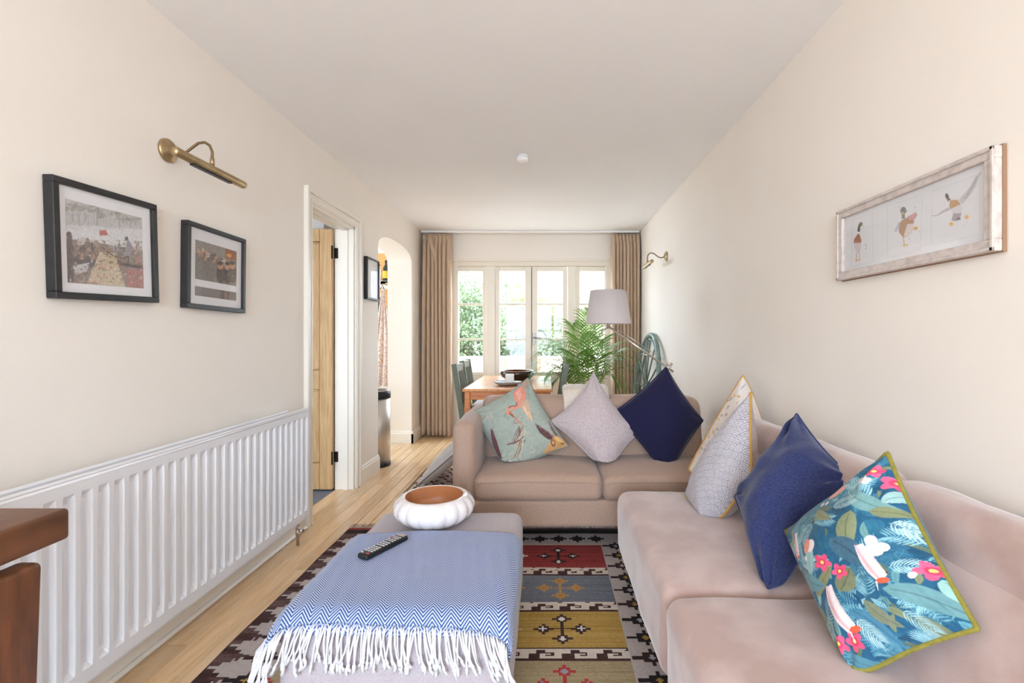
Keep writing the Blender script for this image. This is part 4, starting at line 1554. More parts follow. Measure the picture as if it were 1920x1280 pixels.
# tropical cushion: leaves, blossom and pink parrots
def tropical_print(src, dst):
    cv = Canvas(460, 460, (34, 88, 118), [((x - 1460) * 3.0475, (y - 840) * 3.0475) for (x, y) in src], dst)
    for k in range(80):
        cv.ell(random.uniform(50, 1100), random.uniform(50, 1230), random.uniform(14, 60), random.uniform(14, 60), random.choice([(34, 82, 112), (48, 110, 136), (40, 98, 124), (30, 74, 100)]), alpha=.7)
    for k in range(60):
        x, y, g = random.uniform(60, 1080), random.uniform(60, 1220), random.uniform(0, 6.28)
        cv.frond(x, y, x + 150 * math.cos(g), y + 150 * math.sin(g), random.uniform(60, 100), random.choice([(84, 140, 160), (64, 122, 146), (116, 164, 176), (54, 110, 136), (100, 150, 160)]), n=9, bend=random.uniform(-.15, .15))
    for k in range(150):
        x, y, g, l_ = random.uniform(0, 1180), random.uniform(20, 1270), random.uniform(0, 6.28), random.uniform(50, 130)
        c = random.choice([(96, 146, 152), (66, 118, 138), (124, 132, 100), (138, 178, 180), (44, 98, 126), (30, 76, 104), (110, 152, 150), (100, 112, 88)])
        cv.leaf(x, y, x + l_ * math.cos(g), y + l_ * math.sin(g), l_ * random.uniform(.18, .34), c, bend=random.uniform(-.15, .15), vein=tuple(int(v * .85) for v in c))
    for k in range(26):
        x, y, g = random.uniform(0, 1150), random.uniform(40, 1250), random.uniform(0, 6.28)
        cv.frond(x, y, x + 120 * math.cos(g), y + 120 * math.sin(g), random.uniform(60, 90), random.choice([(140, 186, 196), (104, 160, 176), (166, 200, 204)]), n=9, bend=random.uniform(-.15, .15))
    for (x0, y0, x1, y1, w, bd, c) in (
            (420, 240, 700, 360, 95, .12, (116, 156, 156)), (480, 380, 500, 640, 110, .08, (134, 142, 108)), (560, 380, 720, 370, 70, .0, (126, 132, 98)),
            (250, 360, 380, 430, 60, .1, (140, 142, 110)), (380, 560, 590, 720, 130, -.05, (66, 102, 122)), (650, 830, 1030, 930, 120, -.08, (104, 146, 150)),
            (270, 560, 235, 800, 60, .0, (150, 188, 186)), (420, 860, 480, 720, 120, .1, (122, 126, 96)), (240, 880, 390, 700, 60, .05, (132, 134, 98)),
            (600, 320, 680, 200, 70, .0, (150, 184, 182)), (860, 720, 980, 850, 80, .0, (150, 190, 184)), (170, 760, 330, 830, 90, .1, (96, 140, 146)),
            (230, 920, 330, 1180, 80, .1, (112, 122, 96)), (450, 950, 640, 1120, 80, -.1, (70, 124, 150)), (540, 900, 700, 1020, 70, .1, (122, 128, 104)),
            (90, 460, 110, 700, 50, .1, (140, 148, 120)), (760, 960, 900, 1030, 90, .1, (116, 122, 92)), (350, 1150, 560, 1230, 70, .1, (84, 134, 150)),
            (930, 940, 1090, 1010, 70, .1, (90, 146, 160)), (560, 60, 640, 140, 50, .1, (84, 140, 160))):
        cv.leaf(x0, y0, x1, y1, w, c, bend=bd, vein=tuple(int(v * .82) for v in c))
    for (x, y, r_, g) in ((250, 450, 120, 2.0), (650, 440, 140, .3), (360, 350, 110, -.4), (720, 940, 120, .7), (310, 980, 110, 2.2), (480, 1000, 120, .9), (160, 540, 90, 2.4), (800, 560, 110, .1)):
        cv.frond(x, y, x + r_ * math.cos(g), y + r_ * math.sin(g), r_ * .6, random.choice([(146, 182, 188), (110, 160, 172), (168, 196, 198)]), n=9)
    for (x, y, r_) in ((605, 180, 58), (510, 125, 40), (335, 700, 50), (428, 748, 45), (830, 680, 58), (430, 1100, 48), (340, 1110, 45)):
        cv.flower(x, y, r_, (232, 84, 120), rot=random.uniform(0, 1))
    for (x, y) in ((590, 560), (640, 590), (620, 620), (600, 600)):
        cv.ell(x, y, 34, 28, (234, 226, 228), ang=random.uniform(0, 3))
    for (x, y, r_) in ((480, 180, 30), (505, 190, 22), (460, 175, 20), (265, 315, 14), (295, 312, 14), (780, 730, 22), (225, 672, 14), (270, 600, 40)):
        cv.ell(x, y, r_ * .7, r_, (236, 222, 218), ang=.3)
    cv.ell(330, 240, 60, 26, (232, 160, 140), ang=-.6); cv.ell(240, 600, 22, 46, (232, 150, 130), ang=.3)
    for (pts, ex, ey) in (([(535, 590), (570, 660), (610, 720), (655, 770)], 655, 785), ([(355, 830), (365, 910), (400, 990), (440, 1045)], 455, 1048), ([(125, 500), (132, 570), (140, 620), (145, 650)], 146, 650)):
        cv.stroke(pts, [40, 76, 80, 66] if ex > 200 else [24, 40, 36, 30], (230, 206, 206))
        cv.stroke([(p[0] + 12, p[1] - 6) for p in pts], [16, 28, 30, 22] if ex > 200 else [8, 12, 12, 8], (240, 226, 226))
        k_ = 1 if ex > 200 else .5
        cv.stroke([(p[0] - 18 * k_, p[1] + 4) for p in pts], [8, 14, 16, 10], (222, 172, 176))
        cv.ell(ex, ey, 34 * k_, 16 * k_, (226, 92, 62), ang=-.3); cv.ell(ex + 20 * k_, ey - 45 * k_, 5 * k_, 5 * k_, (60, 50, 60))
        cv.stroke([(ex - 30 * k_, ey + 10), (ex - 25 * k_, ey + 60 * k_)], [10 * k_, 2], (232, 226, 228))
    cv.mottle(6, 60, 17)
    return cv


cushion('tropical_cushion', 'teal tropical print cushion with pink parrots and olive piping, nearest the camera', P(1664, 850, 1.19), P(1474, 996, 1.48), P(1602, 1278, 1.075), P(1832, 1178, .95), .20, n=260,
        front='printed_cotton', back='teal_back', piping='olive_piping', canvas=tropical_print, pr=.0062, seed=27, pinch=.06, wr=.016, seat=.448)

# ------------------------------------------------------------------ the kilim rug
RX0, RX1, RY0_, RY1_ = -1.225, .56, .30, 2.97
CELL = .0068
ncx, ncy = int((RX1 - RX0) / CELL), int((RY1_ - RY0_) / CELL)
rug = np.zeros((ncy, ncx, 3))
rr = np.random.RandomState(5)


def cx(x):
    return int(round((x - RX0) / CELL))


def cy(y):
    return int(round((y - RY0_) / CELL))


def fill(x0, x1, y0, y1, c):
    rug[max(0, cy(y0)):max(0, cy(y1)), max(0, cx(x0)):max(0, cx(x1))] = c


def diamond(x, y, steps, st, c, w=1.0):
    """a stepped diamond of woven blocks"""
    i0, j0 = cx(x), cy(y)
    s = max(1, int(round(st / CELL)))
    for k in range(-steps, steps + 1):
        ww = int((steps - abs(k) + .5) * s * w)
        ja, jb = j0 + int((k - .5) * s), j0 + int((k + .5) * s)
        ia, ib = i0 - ww, i0 + ww
        if jb <= 0 or ib <= 0 or ja >= ncy or ia >= ncx:
            continue
        rug[max(0, ja):jb, max(0, ia):ib] = c


def plus(x, y, a, c):
    fill(x - a * 1.5, x + a * 1.5, y - a * .5, y + a * .5, c)
    fill(x - a * .5, x + a * .5, y - a * 1.5, y + a * 1.5, c)


DK, IV, BRN = (40, 30, 30), (182, 170, 165), (70, 46, 44)
rug[:] = BRN
for j in range(ncy):                                # brown weave with darker bars
    y = RY0_ + j * CELL
    rug[j, :] = np.array((84, 60, 58)) + 18 * math.sin(y * 52 + 2 * math.sin(y * 17)) + rr.randn() * 5
BX0, BX1, BY1 = -1.135, .47, 2.88                   # pale border band, outer edges
FX0, FX1, FY1 = -.955, .305, 2.735                  # field
fill(BX0, BX1, RY0_, BY1, IV)
for (ya, yb_) in ((2.90, 2.97),):
    fill(RX0, -.55, ya, yb_, (150, 58, 58))
# zigzag steps between the brown and the pale border
y = RY0_
while y < BY1:
    diamond(BX0, y, 2, .021, IV, 1.5)
    y += .118
    diamond(BX0 - .002, y - .059, 1, .02, (86, 62, 58), 1.2)
y = RY0_ + .05
k = 0
while y < BY1 - .06:                                 # dark hooked motifs in both side borders
    for xx in ((BX0 + FX0) / 2 + .005, (FX1 + BX1) / 2):
        c = DK if k % 3 else (58, 38, 36)
        diamond(xx, y, 2, .021, c, 1.15)
        fill(xx - .075, xx + .075, y - .009, y + .009, c)
        plus(xx, y, .009, (172, 140, 70) if k % 2 else (176, 172, 176))
    y += .118
    k += 1
x = FX0 + .03
while x < FX1 + .05:
    diamond(x, (FY1 + BY1) / 2 - .005, 2, .021, DK, 1.0)
    fill(x - .05, x + .05, (FY1 + BY1) / 2 - .008, (FY1 + BY1) / 2 + .008, DK)
    diamond(x + .055, BY1 - .012, 2, .013, IV)
    x += .11
fill(RX0, RX1, BY1, BY1 + .05, (40, 32, 32))
bands = [(2.718, 2.455, (142, 56, 54), 'red'), (2.375, 2.135, (112, 116, 126), 'blue'), (2.062, 1.822, (176, 142, 74), 'ochre'), (1.748, 1.51, (160, 142, 108), 'olive'),
         (1.44, 1.20, (150, 66, 60), 'red'), (1.13, .89, (112, 116, 126), 'blue'), (.82, .58, (176, 142, 74), 'ochre'), (.51, .30, (160, 142, 108), 'olive')]
fill(FX0, FX1, RY0_, FY1, (206, 194, 178))
for bi, (yt, ybm, c, kind) in enumerate(bands):
    fill(FX0, FX1, ybm, yt, c)
    for j in range(max(0, cy(ybm)), cy(yt)):       # streaks of uneven dye
        rug[j, cx(FX0):cx(FX1)] += rr.randn() * 5 + 4 * np.sin(np.arange(cx(FX1) - cx(FX0)) * .05 + rr.rand() * 6)[:, None]
    ym = (yt + ybm) / 2
    pal = {'red': [((214, 202, 190), DK), (DK, (222, 214, 206)), ((96, 104, 84), (200, 176, 120))],
           'blue': [((160, 50, 54), (226, 196, 180)), ((176, 140, 84), (186, 120, 60)), ((196, 160, 90), (160, 70, 50))],
           'ochre': [((196, 180, 150), (226, 218, 206)), ((66, 44, 42), (226, 220, 216)), ((150, 60, 50), (196, 100, 70))],
           'olive': [((190, 150, 70), (90, 50, 40)), ((176, 58, 58), (150, 152, 158)), ((160, 60, 60), (206, 180, 150))]}[kind]
    for mi, mx_ in enumerate((-.88, -.60, -.22, .06)):
        oc, ic = pal[(mi + bi) % 2] if mi != 3 else pal[1]
        for (ddx, ddy) in ((0, .066), (0, -.066), (.078, 0), (-.078, 0)):
            c_o, c_i = (oc, ic) if (ddx == 0 or mi != 3 or kind != 'red') else (pal[1][0], (226, 216, 206))
            diamond(mx_ + ddx, ym + ddy, 2, .0145, c_o, 1.3)
            plus(mx_ + ddx, ym + ddy, .0095, c_i)
        fill(mx_ - .006, mx_ + .006, ym - .04, ym + .04, oc)
        fill(mx_ - .045, mx_ + .045, ym - .005, ym + .005, oc)
    if bi + 1 < len(bands):                          # running-hook band
        y0, y1 = bands[bi + 1][0], ybm
        h = y1 - y0
        fill(FX0, FX1, y0, y1, (70, 46, 42))
        x = FX0 + .02
        W = .125
        while x < FX1 - .02:
            for k in range(7):                      # ivory hook made of blocks
                fill(x + k * .011, x + k * .011 + .04, y0 + h * .86 - k * h * .0, y0 + h * .97, (212, 198, 184))
            fill(x + .055, x + .10, y0 + h * .62, y0 + h * .86, (212, 198, 184))
            fill(x + .085, x + .115, y0 + h * .25, y0 + h * .7, (212, 198, 184))
            fill(x + .035, x + .115, y0 + h * .16, y0 + h * .36, (212, 198, 184))
            fill(x + .035, x + .055, y0 + h * .25, y0 + h * .58, (212, 198, 184))
            fill(x + .035, x + .075, y0 + h * .46, y0 + h * .58, (212, 198, 184))
            fill(x - .01, x + .02, y0 + h * .55, y0 + h * .9, (212, 198, 184))
            fill(x - .03, x + .0, y0 + h * .75, y0 + h * .95, (212, 198, 184))
            x += W
rug += rr.randn(ncy, ncx)[:, :, None] * 4
rug = np.clip(rug, 8, 255)
U, V = np.meshgrid(np.linspace(0, 1, ncx + 1), np.linspace(0, 1, ncy + 1))
gx, gy = RX0 + (RX1 - RX0) * U, RY0_ + (RY1_ - RY0_) * V
gz = .008 + .0012 * np.sin(gx * 9) * np.sin(gy * 7)
gz[0, :] = gz[-1, :] = .002
gz[:, 0] = gz[:, -1] = .002
gx[:, 0] += .004 * np.sin(gy[:, 0] * 9)
rroot = thing('kilim_rug', 'large kilim rug with banded medallions under the ottoman', 'rug', ((RX0 + RX1) / 2, (RY0_ + RY1_) / 2, 0))
grid_obj('weave', np.stack([gx, gy, gz], -1), ncx + 1, ncy + 1, 'kilim_wool', rroot, corner_col=lin(rug), smooth=False)
b = MB()
rf = random.Random(9)
x = RX0 + .005
while x < RX1:
    ln = rf.uniform(.05, .085)
    b.tube([(x, RY1_ - .005, .006), (x + rf.uniform(-.01, .01), RY1_ + ln * .5, .007), (x + rf.uniform(-.025, .025), RY1_ + ln, .003)], [.0028, .0026, .001], n=5)
    x += .009
tag(b.build('fringe', 'rug_fringe', rroot), kind='stuff')

# ------------------------------------------------------------------ ottoman
OX_0, OX_1, OY0, OY1, OZT = -.752, -.108, 1.325, 2.205, .395
ott = thing('ottoman', 'long grey upholstered ottoman on the kilim rug', 'ottoman', ((OX_0 + OX_1) / 2, (OY0 + OY1) / 2, .01))
soft_obj('upholstered_block', 'ottoman_cloth', ott, OX_0, OX_1, OY0, OY1, .05, OZT, r=.045, n=18, crown=.006, belly=.004, wob=.003, seed=31)
for (x, y) in ((OX_0 + .06, OY0 + .06), (OX_1 - .06, OY0 + .06), (OX_0 + .06, OY1 - .06), (OX_1 - .06, OY1 - .06)):
    b = MB(); b.box(x - .025, x + .025, y - .025, y + .025, .009, .06, bevel=.005); b.build('foot', 'sofa_foot', ott)


# ------------------------------------------------------------------ folded herringbone throw with tassels
def wrap(s, edge_flat, r, sign=1):
    """arc-length s past the flat part -> (advance, drop) over a rounded edge"""
    if s <= 0:
        return s, 0.0
    if s < r * PI / 2:
        a = s / r
        return r * math.sin(a), r * (1 - math.cos(a))
    return r, r + (s - r * PI / 2)


throw = thing('herringbone_throw', 'folded blue herringbone throw with white tassels on the ottoman', 'throw', ((OX_0 + OX_1) / 2, 1.6, OZT))
RB = .047


def throw_point(x, y, lift):
    """x, y: flat coordinates of the cloth; draped over the ottoman's rounded edges"""
    xr, yf, xl = OX_1 - RB, OY0 + RB, OX_0 + RB
    ax_, dx_ = wrap(x - xr, 0, RB + lift)
    X = xr + ax_ if x > xr else x
    if x < xl:
        ax_, dx_ = wrap(xl - x, 0, RB + lift)
        X = xl - ax_
    ay_, dy_ = wrap(yf - y, 0, RB + lift)
    Y = yf - ay_ if y < yf else y
    return X, Y, OZT + .008 + lift - dx_ - dy_


def sheet(name, x0, x1, yn, yf, lift, seed, wav, skew=0.0, mname='herringbone_blue'):
    nu, nv = 90, 80
    pts, uv = np.zeros((nv, nu, 3)), np.zeros((nv, nu, 2))
    for j in range(nv):
        v = j / (nv - 1)
        for i in range(nu):
            u = i / (nu - 1)
            y = (yn(u)) * (1 - v) + (yf(u)) * v
            x = x0(v) * (1 - u) + x1(v) * u
            nz = noise.noise(Vector((x * 5 + seed, y * 5, 0))) * wav + noise.noise(Vector((x * 11, y * 11 + seed, 3))) * wav * .4
            X, Y, Z = throw_point(x, y, lift)
            pts[j, i] = (X, Y, Z + nz)
            uv[j, i] = (x - y * skew, y)
    o = grid_obj(name, pts, nu, nv, mname, throw, uv=uv)
    md = o.modifiers.new('thickness', 'SOLIDIFY'); md.thickness = .006; md.offset = 1
    return o, pts


sheet('lower_fold', lambda v: -.775, lambda v: -.062 + .02 * v, lambda u: 1.31 - .010 * u, lambda u: 1.84 + .0 * u, .002, 3, .002)
sheet('middle_fold', lambda v: -.790, lambda v: -.075 + .02 * v, lambda u: 1.305 - .012 * u, lambda u: 1.86, .010, 8, .002)
top, tp = sheet('upper_fold', lambda v: -.806 + .01 * v, lambda v: -.098 + .012 * math.sin(v * 3), lambda u: 1.292 + .034 * math.sin(u * PI) - .012 * u + .006 * math.sin(u * 9), lambda u: 1.842 + .055 * math.sin(u * PI * .8) - .01 * u, .019, 5, .0035, skew=-.16)
rt = random.Random(4)
nt_ = 112
for k in range(nt_):
    u = (k + .5) / nt_
    e = tp[0, int(u * 89)]
    p0 = Vector((e[0], e[1] + .004, e[2] - .002 - .006 * (k % 2)))
    side = (u - .5)
    ln = rt.uniform(.085, .125)
    sway = rt.uniform(-.022, .022) + side * .05
    outw = -.010 - rt.uniform(0, .008)
    pts = [p0, p0 + Vector((sway * .1, -.014, -.006)), p0 + Vector((sway * .4, outw - .010, -ln * .35)), p0 + Vector((sway * .75, outw - .010, -ln * .68)), p0 + Vector((sway, outw - .008, -ln * .80)),
           p0 + Vector((sway * 1.05, outw - .008, -ln * .84)), p0 + Vector((sway * 1.15, outw - .008, -ln * .92)), p0 + Vector((sway * 1.25 + rt.uniform(-.006, .006), outw - .006, -ln))]
    rad_ = [.0026, .0028, .0028, .0027, .0030, .0052, .0036, .0058]
    MB().tube(pts, rad_, n=6).build('tassel', 'fringe_wool', throw, recalc=False)
for k in range(9):                                 # a few stray tassels at the left corner
    u = k / 9
    e = tp[int(u * 10), 0]
    p0 = Vector((e[0], e[1], e[2] - .002))
    a = -2.6 + u * .5
    ln = rt.uniform(.05, .08)
    pts = [p0, p0 + Vector((-.012, -.008, -.006)), p0 + Vector((-.02 - .01 * u, -.02, -ln * .5)), p0 + Vector((-.024, -.03, -ln))]
    MB().tube(pts, [.0026, .0028, .003, .0055], n=6).build('tassel', 'fringe_wool', throw, recalc=False)

# ------------------------------------------------------------------ remote control on the throw
rem = thing('remote_control', 'slim black remote control on the herringbone throw', 'remote control', (0, 0, 0))
v, f = soft(-.0245, .0245, -.098, .098, 0, .019, r=.008, n=6)
MB().add(v, f, True).build('body', 'black_plastic', rem, recalc=False)
b = MB(); b.box(-.018, .018, .075, .092, .0185, .0198, bevel=.0005); b.build('badge_plate', 'taupe_cloth', rem)
key_v = bevel_box(0, 0, 0, .0045, .0030, .0013, .0008)


def keys(x, y, m, w=1.0, hgt=1.0):
    bb = MB().add([(p[0] * w + x, p[1] * hgt + y, p[2] + .0196) for p in key_v[0]], key_v[1])
    bb.build('button', m, rem)


for i in range(4):                                  # number block
    for j in range(3):
        keys((j - 1) * .0135, -.066 + i * .0115, 'remote_key')
for i in range(3):
    for j in range(3):
        keys((j - 1) * .0135, -.014 + i * .0125, 'remote_key', w=1.25 if j == 1 else 1.0)
for i in range(2):
    for j in range(3):
        keys((j - 1) * .0135, .028 + i * .011, 'remote_key')
for j in range(4):
    keys((j - 1.5) * .0102, .052, ['remote_red', 'remote_key', 'remote_key', 'remote_key'][j], w=.7)
for j in range(4):
    keys((j - 1.5) * .0102, .063, 'remote_key', w=.7, hgt=.8)
keys(-.014, -.083, 'remote_key', 1.1); keys(.013, -.083, 'remote_red', 1.2, 1.4)
pA, pB = P(680, 1050, 1.635), P(756, 1018, 1.80)
rem.location = ((pA.x + pB.x) / 2, (pA.y + pB.y) / 2, OZT + .036)
rem.rotation_euler = (0, 0, math.atan2(pB.y - pA.y, pB.x - pA.x) - PI / 2)

# ------------------------------------------------------------------ ribbed ceramic bowl
bx_, by_ = -.478, 2.045
bowl = thing('ribbed_bowl', 'white ribbed ceramic bowl with terracotta inside on the ottoman', 'bowl', (bx_, by_, OZT + .006))
prof = [(0, 0), (.085, 0), (.10, .004), (.130, .018), (.156, .040), (.168, .062), (.167, .082), (.156, .102), (.140, .115), (.127, .119), (.121, .117)]
b = MB()
b.lathe(prof, bx_, by_, n=18 * 9, cz=OZT + .006, mod=lambda a, z: 1 + (.040 * abs(math.sin(9 * a)) - .022) * min(1, z / .02 + .2) * (1 if z < .105 else max(0, (.119 - z) / .014)))
b.build('shell', 'ceramic', bowl)
b = MB()
b.lathe([(.121, .117), (.126, .10), (.135, .07), (.122, .035), (.08, .018), (0, .014)], bx_, by_, n=48, cz=OZT + .006)
b.build('inside', 'terracotta', bowl)

# ------------------------------------------------------------------ wooden table at the left edge, close to the camera
TY, TX, TZ = .95, -.942, .853
tab = thing('side_table', 'brown wooden table corner at the left edge beside the radiator', 'table', (-1.16, .3, 0))
v, f = soft(-1.375, TX, -.35, TY, TZ - .061, TZ, r=.008, n=6, rn=3)
MB().add(v, f, True).build('table_top', 'brown_wood', tab, recalc=False)
for (ya, yb2) in ((.62, .885), (-.28, -.02)):
    for (xa, xb) in ((-.972, -.925), (-1.36, -1.315)):
        def taper(w, u, y1=yb2, ya=ya):
            k = (TZ - .075 - w.z) * .035
            return Vector((w.x, w.y - (k if w.y > (ya + y1) / 2 else -k), w.z))
        v, f = soft(xa, xb, ya, yb2, .0, TZ - .0745, r=.012, n=6, rn=3, shape=taper)
        MB().add(v, f, True).build('leg', 'brown_wood_v', tab, recalc=False)
b = MB(); b.box(-1.33, -.985, -.25, .80, TZ - .082, TZ - .058); b.build('batten', 'brown_wood', tab)

# ------------------------------------------------------------------ pine dining table
dt = thing('dining_table', 'pine dining table in front of the garden doors', 'table', (-.33, 4.75, 0))
b = MB(); b.box(-.712, .05, 4.03, 5.42, .725, .75, bevel=.006); b.build('table_top', 'pine_top', dt)
for (x0, x1, y0, y1) in ((-.66, .0, 4.075, 4.095), (-.66, .0, 5.355, 5.375), (-.685, -.665, 4.1, 5.36), (.003, .023, 4.1, 5.36)):
    b = MB(); b.box(x0, x1, y0, y1, .655, .726); b.build('apron', 'pine_table', dt)
for x in (-.672, .008):
    for y in (4.085, 5.365):
        b = MB()
        b.box(x - .024, x + .024, y - .024, y + .024, 0, .726, bevel=.006)
        b.build('leg', 'pine_table', dt)


# ------------------------------------------------------------------ green slat-back chairs
def dining_chair():
    r = thing('dining_chair', 'green chair', 'chair', group='green dining chairs')
    for s in (-1, 1):
        b = MB()
        b.bar((-.20, s * .195, 0), (-.185, s * .195, .45), .038, .038, up=(0, 1, 0))
        b.bar((-.185, s * .195, .44), (-.265, s * .195, .945), .034, .048, up=(1, 0, 0))
        b.build('back_post', 'green_paint', r)
        b = MB(); b.box(.17, .205, s * .195 - .018, s * .195 + .018, 0, .44, bevel=.004); b.build('leg', 'green_paint', r)
        b = MB(); b.box(-.18, .18, s * .195 - .01, s * .195 + .01, .20, .225); b.build('stretcher', 'green_paint', r)
    b = MB(); b.bar((-.255, -.195, .895), (-.255, .195, .895), .022, .085); b.build('top_rail', 'green_paint', r)
    b = MB(); b.bar((-.20, -.195, .56), (-.20, .195, .56), .02, .045); b.build('lower_rail', 'green_paint', r)
    for y in (-.10, -.033, .033, .10):
        b = MB(); b.bar((-.203, y, .57), (-.248, y, .87), .012, .036, up=(1, 0, 0)); b.build('slat', 'green_paint', r)
    v, f = soft(-.205, .215, -.21, .21, .43, .455, r=.01, n=4, rn=2)
    MB().add(v, f, True).build('seat', 'green_paint', r, recalc=False)
    v, f = soft(-.17, .20, -.19, .19, .455, .495, r=.018, n=8, rn=3, crown=.008)
    MB().add(v, f, True).build('seat_pad', 'seat_pad', r, recalc=False)
    return r


ch = dining_chair()
ch.location = (-.565, 4.50, 0)
ch['label'] = 'green slat-back chair at the near left side of the pine table'
c2_ = copy_tree(ch); c2_.location = (-.60, 5.08, 0)
c2_['label'] = 'green slat-back chair tucked behind the first on the left of the table'
c3_ = copy_tree(ch); c3_.location = (-.085, 4.50, 0); c3_.rotation_euler = (0, 0, PI)
c3_['label'] = 'green slat-back chair seen edge-on at the right side of the pine table'

# things on the dining table
t = thing('wooden_bowl', 'dark wooden bowl at the middle of the pine table', 'bowl', (-.30, 4.9, .75))
b = MB()
b.lathe([(0, 0), (.10, 0), (.125, .008), (.165, .035), (.178, .065), (.176, .092), (.168, .094), (.160, .085), (.150, .05), (.12, .025), (0, .018)], -.30, 4.9, n=40, cz=.75)
b.build('bowl_body', 'dark_bowl', t)
b = MB(); b.lathe([(.167, .093), (.172, .0975), (.177, .093)], -.30, 4.9, n=40, cz=.75); b.build('rim', 'pine_table', t)
t = thing('stoneware_platter', 'grey stoneware platter on the near end of the pine table', 'plate', (-.355, 4.36, .75))
b = MB(); b.lathe([(0, 0), (.07, 0), (.10, .010), (.128, .030), (.127, .034), (.10, .020), (.06, .014), (0, .013)], -.355, 4.36, n=36, cz=.75); b.build('dish', 'grey_stoneware', t)
b = MB(); b.lathe([(.122, .0265), (.129, .0325), (.126, .0345)], -.355, 4.36, n=36, cz=.75); b.build('rim', 'black_plastic', t)
t = thing('pillar_candle', 'square white candle standing on the grey platter', 'candle', (-.337, 4.38, .764))
v, f = soft(-.375, -.299, 4.345, 4.415, .764, .848, r=.006, n=4, rn=3)
MB().add(v, f, True).build('wax_block', 'candle_wax', t, recalc=False)
b = MB(); b.tube([(-.337, 4.38, .846), (-.336, 4.38, .858)], .0015, n=5); b.build('wick', 'black_plastic', t)

# ------------------------------------------------------------------ palm in a pot
pcx, pcy = .42, 5.02
palm = thing('potted_palm', 'bushy green areca palm behind the linen sofa', 'plant', (pcx, pcy, 0))
b = MB(); b.lathe([(0, .0), (.13, 0), (.15, .04), (.165, .26), (.17, .30), (.155, .30), (.15, .27), (0, .265)], pcx, pcy, n=30); b.build('pot', 'basket_pot', palm)
b = MB(); b.lathe([(0, .272), (.151, .270)], pcx, pcy, n=24); b.build('soil', 'soil', palm)
rpm = random.Random(12)
fronds = [  # azimuth, reach, height of the tip, height of the crest
    (2.95, .38, 1.00, 1.17), (2.6, .34, 1.08, 1.20), (3.3, .40, .90, 1.10), (2.2, .22, 1.30, 1.26), (1.2, .12, 1.42, 1.30), (.4, .34, 1.02, 1.16), (.1, .44, .98, 1.10), (-.3, .42, .86, 1.02),
    (-1.2, .30, .92, 1.06), (-1.9, .34, .86, 1.02), (3.8, .44, .84, 1.0), (-2.4, .50, .72, .92), (.8, .30, 1.14, 1.18), (1.8, .30, 1.16, 1.22), (-.8, .36, .72, .96), (3.1, .33, 1.06, 1.20),
    (3.5, .34, .70, .90), (-2.1, .34, .96, 1.10), (-2.8, .44, .80, 1.0), (.2, .30, .84, 1.02)]
for (az, reach, zt_, zc_) in fronds:
    reach *= 1.3 if math.cos(az) < -.75 else 1.0
    az += rpm.uniform(-.12, .12)
    b = MB()
    d = Vector((math.cos(az), math.sin(az), 0))
    p0 = Vector((pcx, pcy, .26)) + d * rpm.uniform(.01, .06)
    p1 = Vector((pcx, pcy, zc_ * .72)) + d * reach * .22
    p2 = Vector((pcx, pcy, zc_)) + d * reach * .6
    p3 = Vector((pcx, pcy, zt_)) + d * reach

    def bez(t_):
        a = 1 - t_
        return p0 * a ** 3 + p1 * 3 * a * a * t_ + p2 * 3 * a * t_ * t_ + p3 * t_ ** 3
    cp = [bez(k / 16) for k in range(17)]
    b.tube(cp, [.006 - .0045 * k / 16 for k in range(17)], n=6)
    stem = b.build('stem', 'palm_stem', palm)
    b = MB()
    nl = 19
    for k in range(nl):
        t_ = .40 + .60 * k / (nl - 1)
        p = bez(t_)
        tan = (bez(min(1, t_ + .02)) - bez(t_ - .02)).normalized()
        side = tan.cross(Vector((0, 0, 1)))
        if side.length < .1:
            side = Vector((-d.y, d.x, 0))
        side.normalize()
        upv = side.cross(tan).normalized()
        q_ = (t_ - .40) / .60
        ln = (.27 * math.sin(PI * (.14 + .74 * q_)) + .05) * rpm.uniform(.9, 1.1)
        for s in (-1, 1):
            dirn = (tan * (.55 + .5 * q_) + side * s * (.95 - .35 * q_) + upv * .22).normalized()
            w = .0066
            wd = dirn.cross(upv).normalized() * w
            m1 = p + dirn * ln * .35
            m2 = p + dirn * ln * .72 + Vector((0, 0, -.10 * ln))
            e = p + dirn * ln + Vector((0, 0, -.30 * ln))
            b.add([p - wd * .3, p + wd * .3, m1 - wd, m1 + wd, m2 - wd * .8, m2 + wd * .8, e], [(0, 1, 3, 2), (2, 3, 5, 4), (4, 5, 6)], True)
    b.build('frond', 'palm_leaf', palm, recalc=False)

# ------------------------------------------------------------------ floor lamp behind the sofa
YLp = 3.62
J = P(1250, 688, YLp)
H = P(1141, 612, YLp)
lamp = thing('floor_lamp', 'nickel floor lamp with a white tapered shade on a slanting arm', 'lamp', (J.x, YLp, 0))
b = MB(); b.lathe([(0, 0), (.14, 0), (.14, .014), (.12, .022), (.02, .026), (0, .026)], J.x, YLp, n=36); b.build('base', 'nickel', lamp)
b = MB(); b.tube([(J.x, YLp, .02), (J.x, YLp, J.z + .03)], .011, n=12); b.build('pole', 'nickel', lamp)
b = MB()
b.tube([J + Vector((0, -.022, 0)), J + Vector((0, .03, 0))], .02, n=14)
b.tube([J + Vector((-.01, -.02, -.03)), J + Vector((.035, -.02, .03))], .010, n=10)
b.build('clutch', 'nickel', lamp)
b = MB()
Hx = Vector((H.x, YLp, H.z))
dr = (Hx - J).normalized()
b.tube([J - dr * .06, Hx], .0085, n=10)
b.build('arm', 'nickel', lamp)
b = MB()
off = Vector((.0, 0, .042))
b.tube([J + dr * .02 + off, Hx + off * .6 - dr * .03], .0028, n=6)
b.build('tension_rod', 'nickel', lamp)
b = MB()
b.tube([Hx, Hx + Vector((-.075, .0, -.062))], .005, n=8)
b.build('handle_rod', 'nickel', lamp)
b = MB()
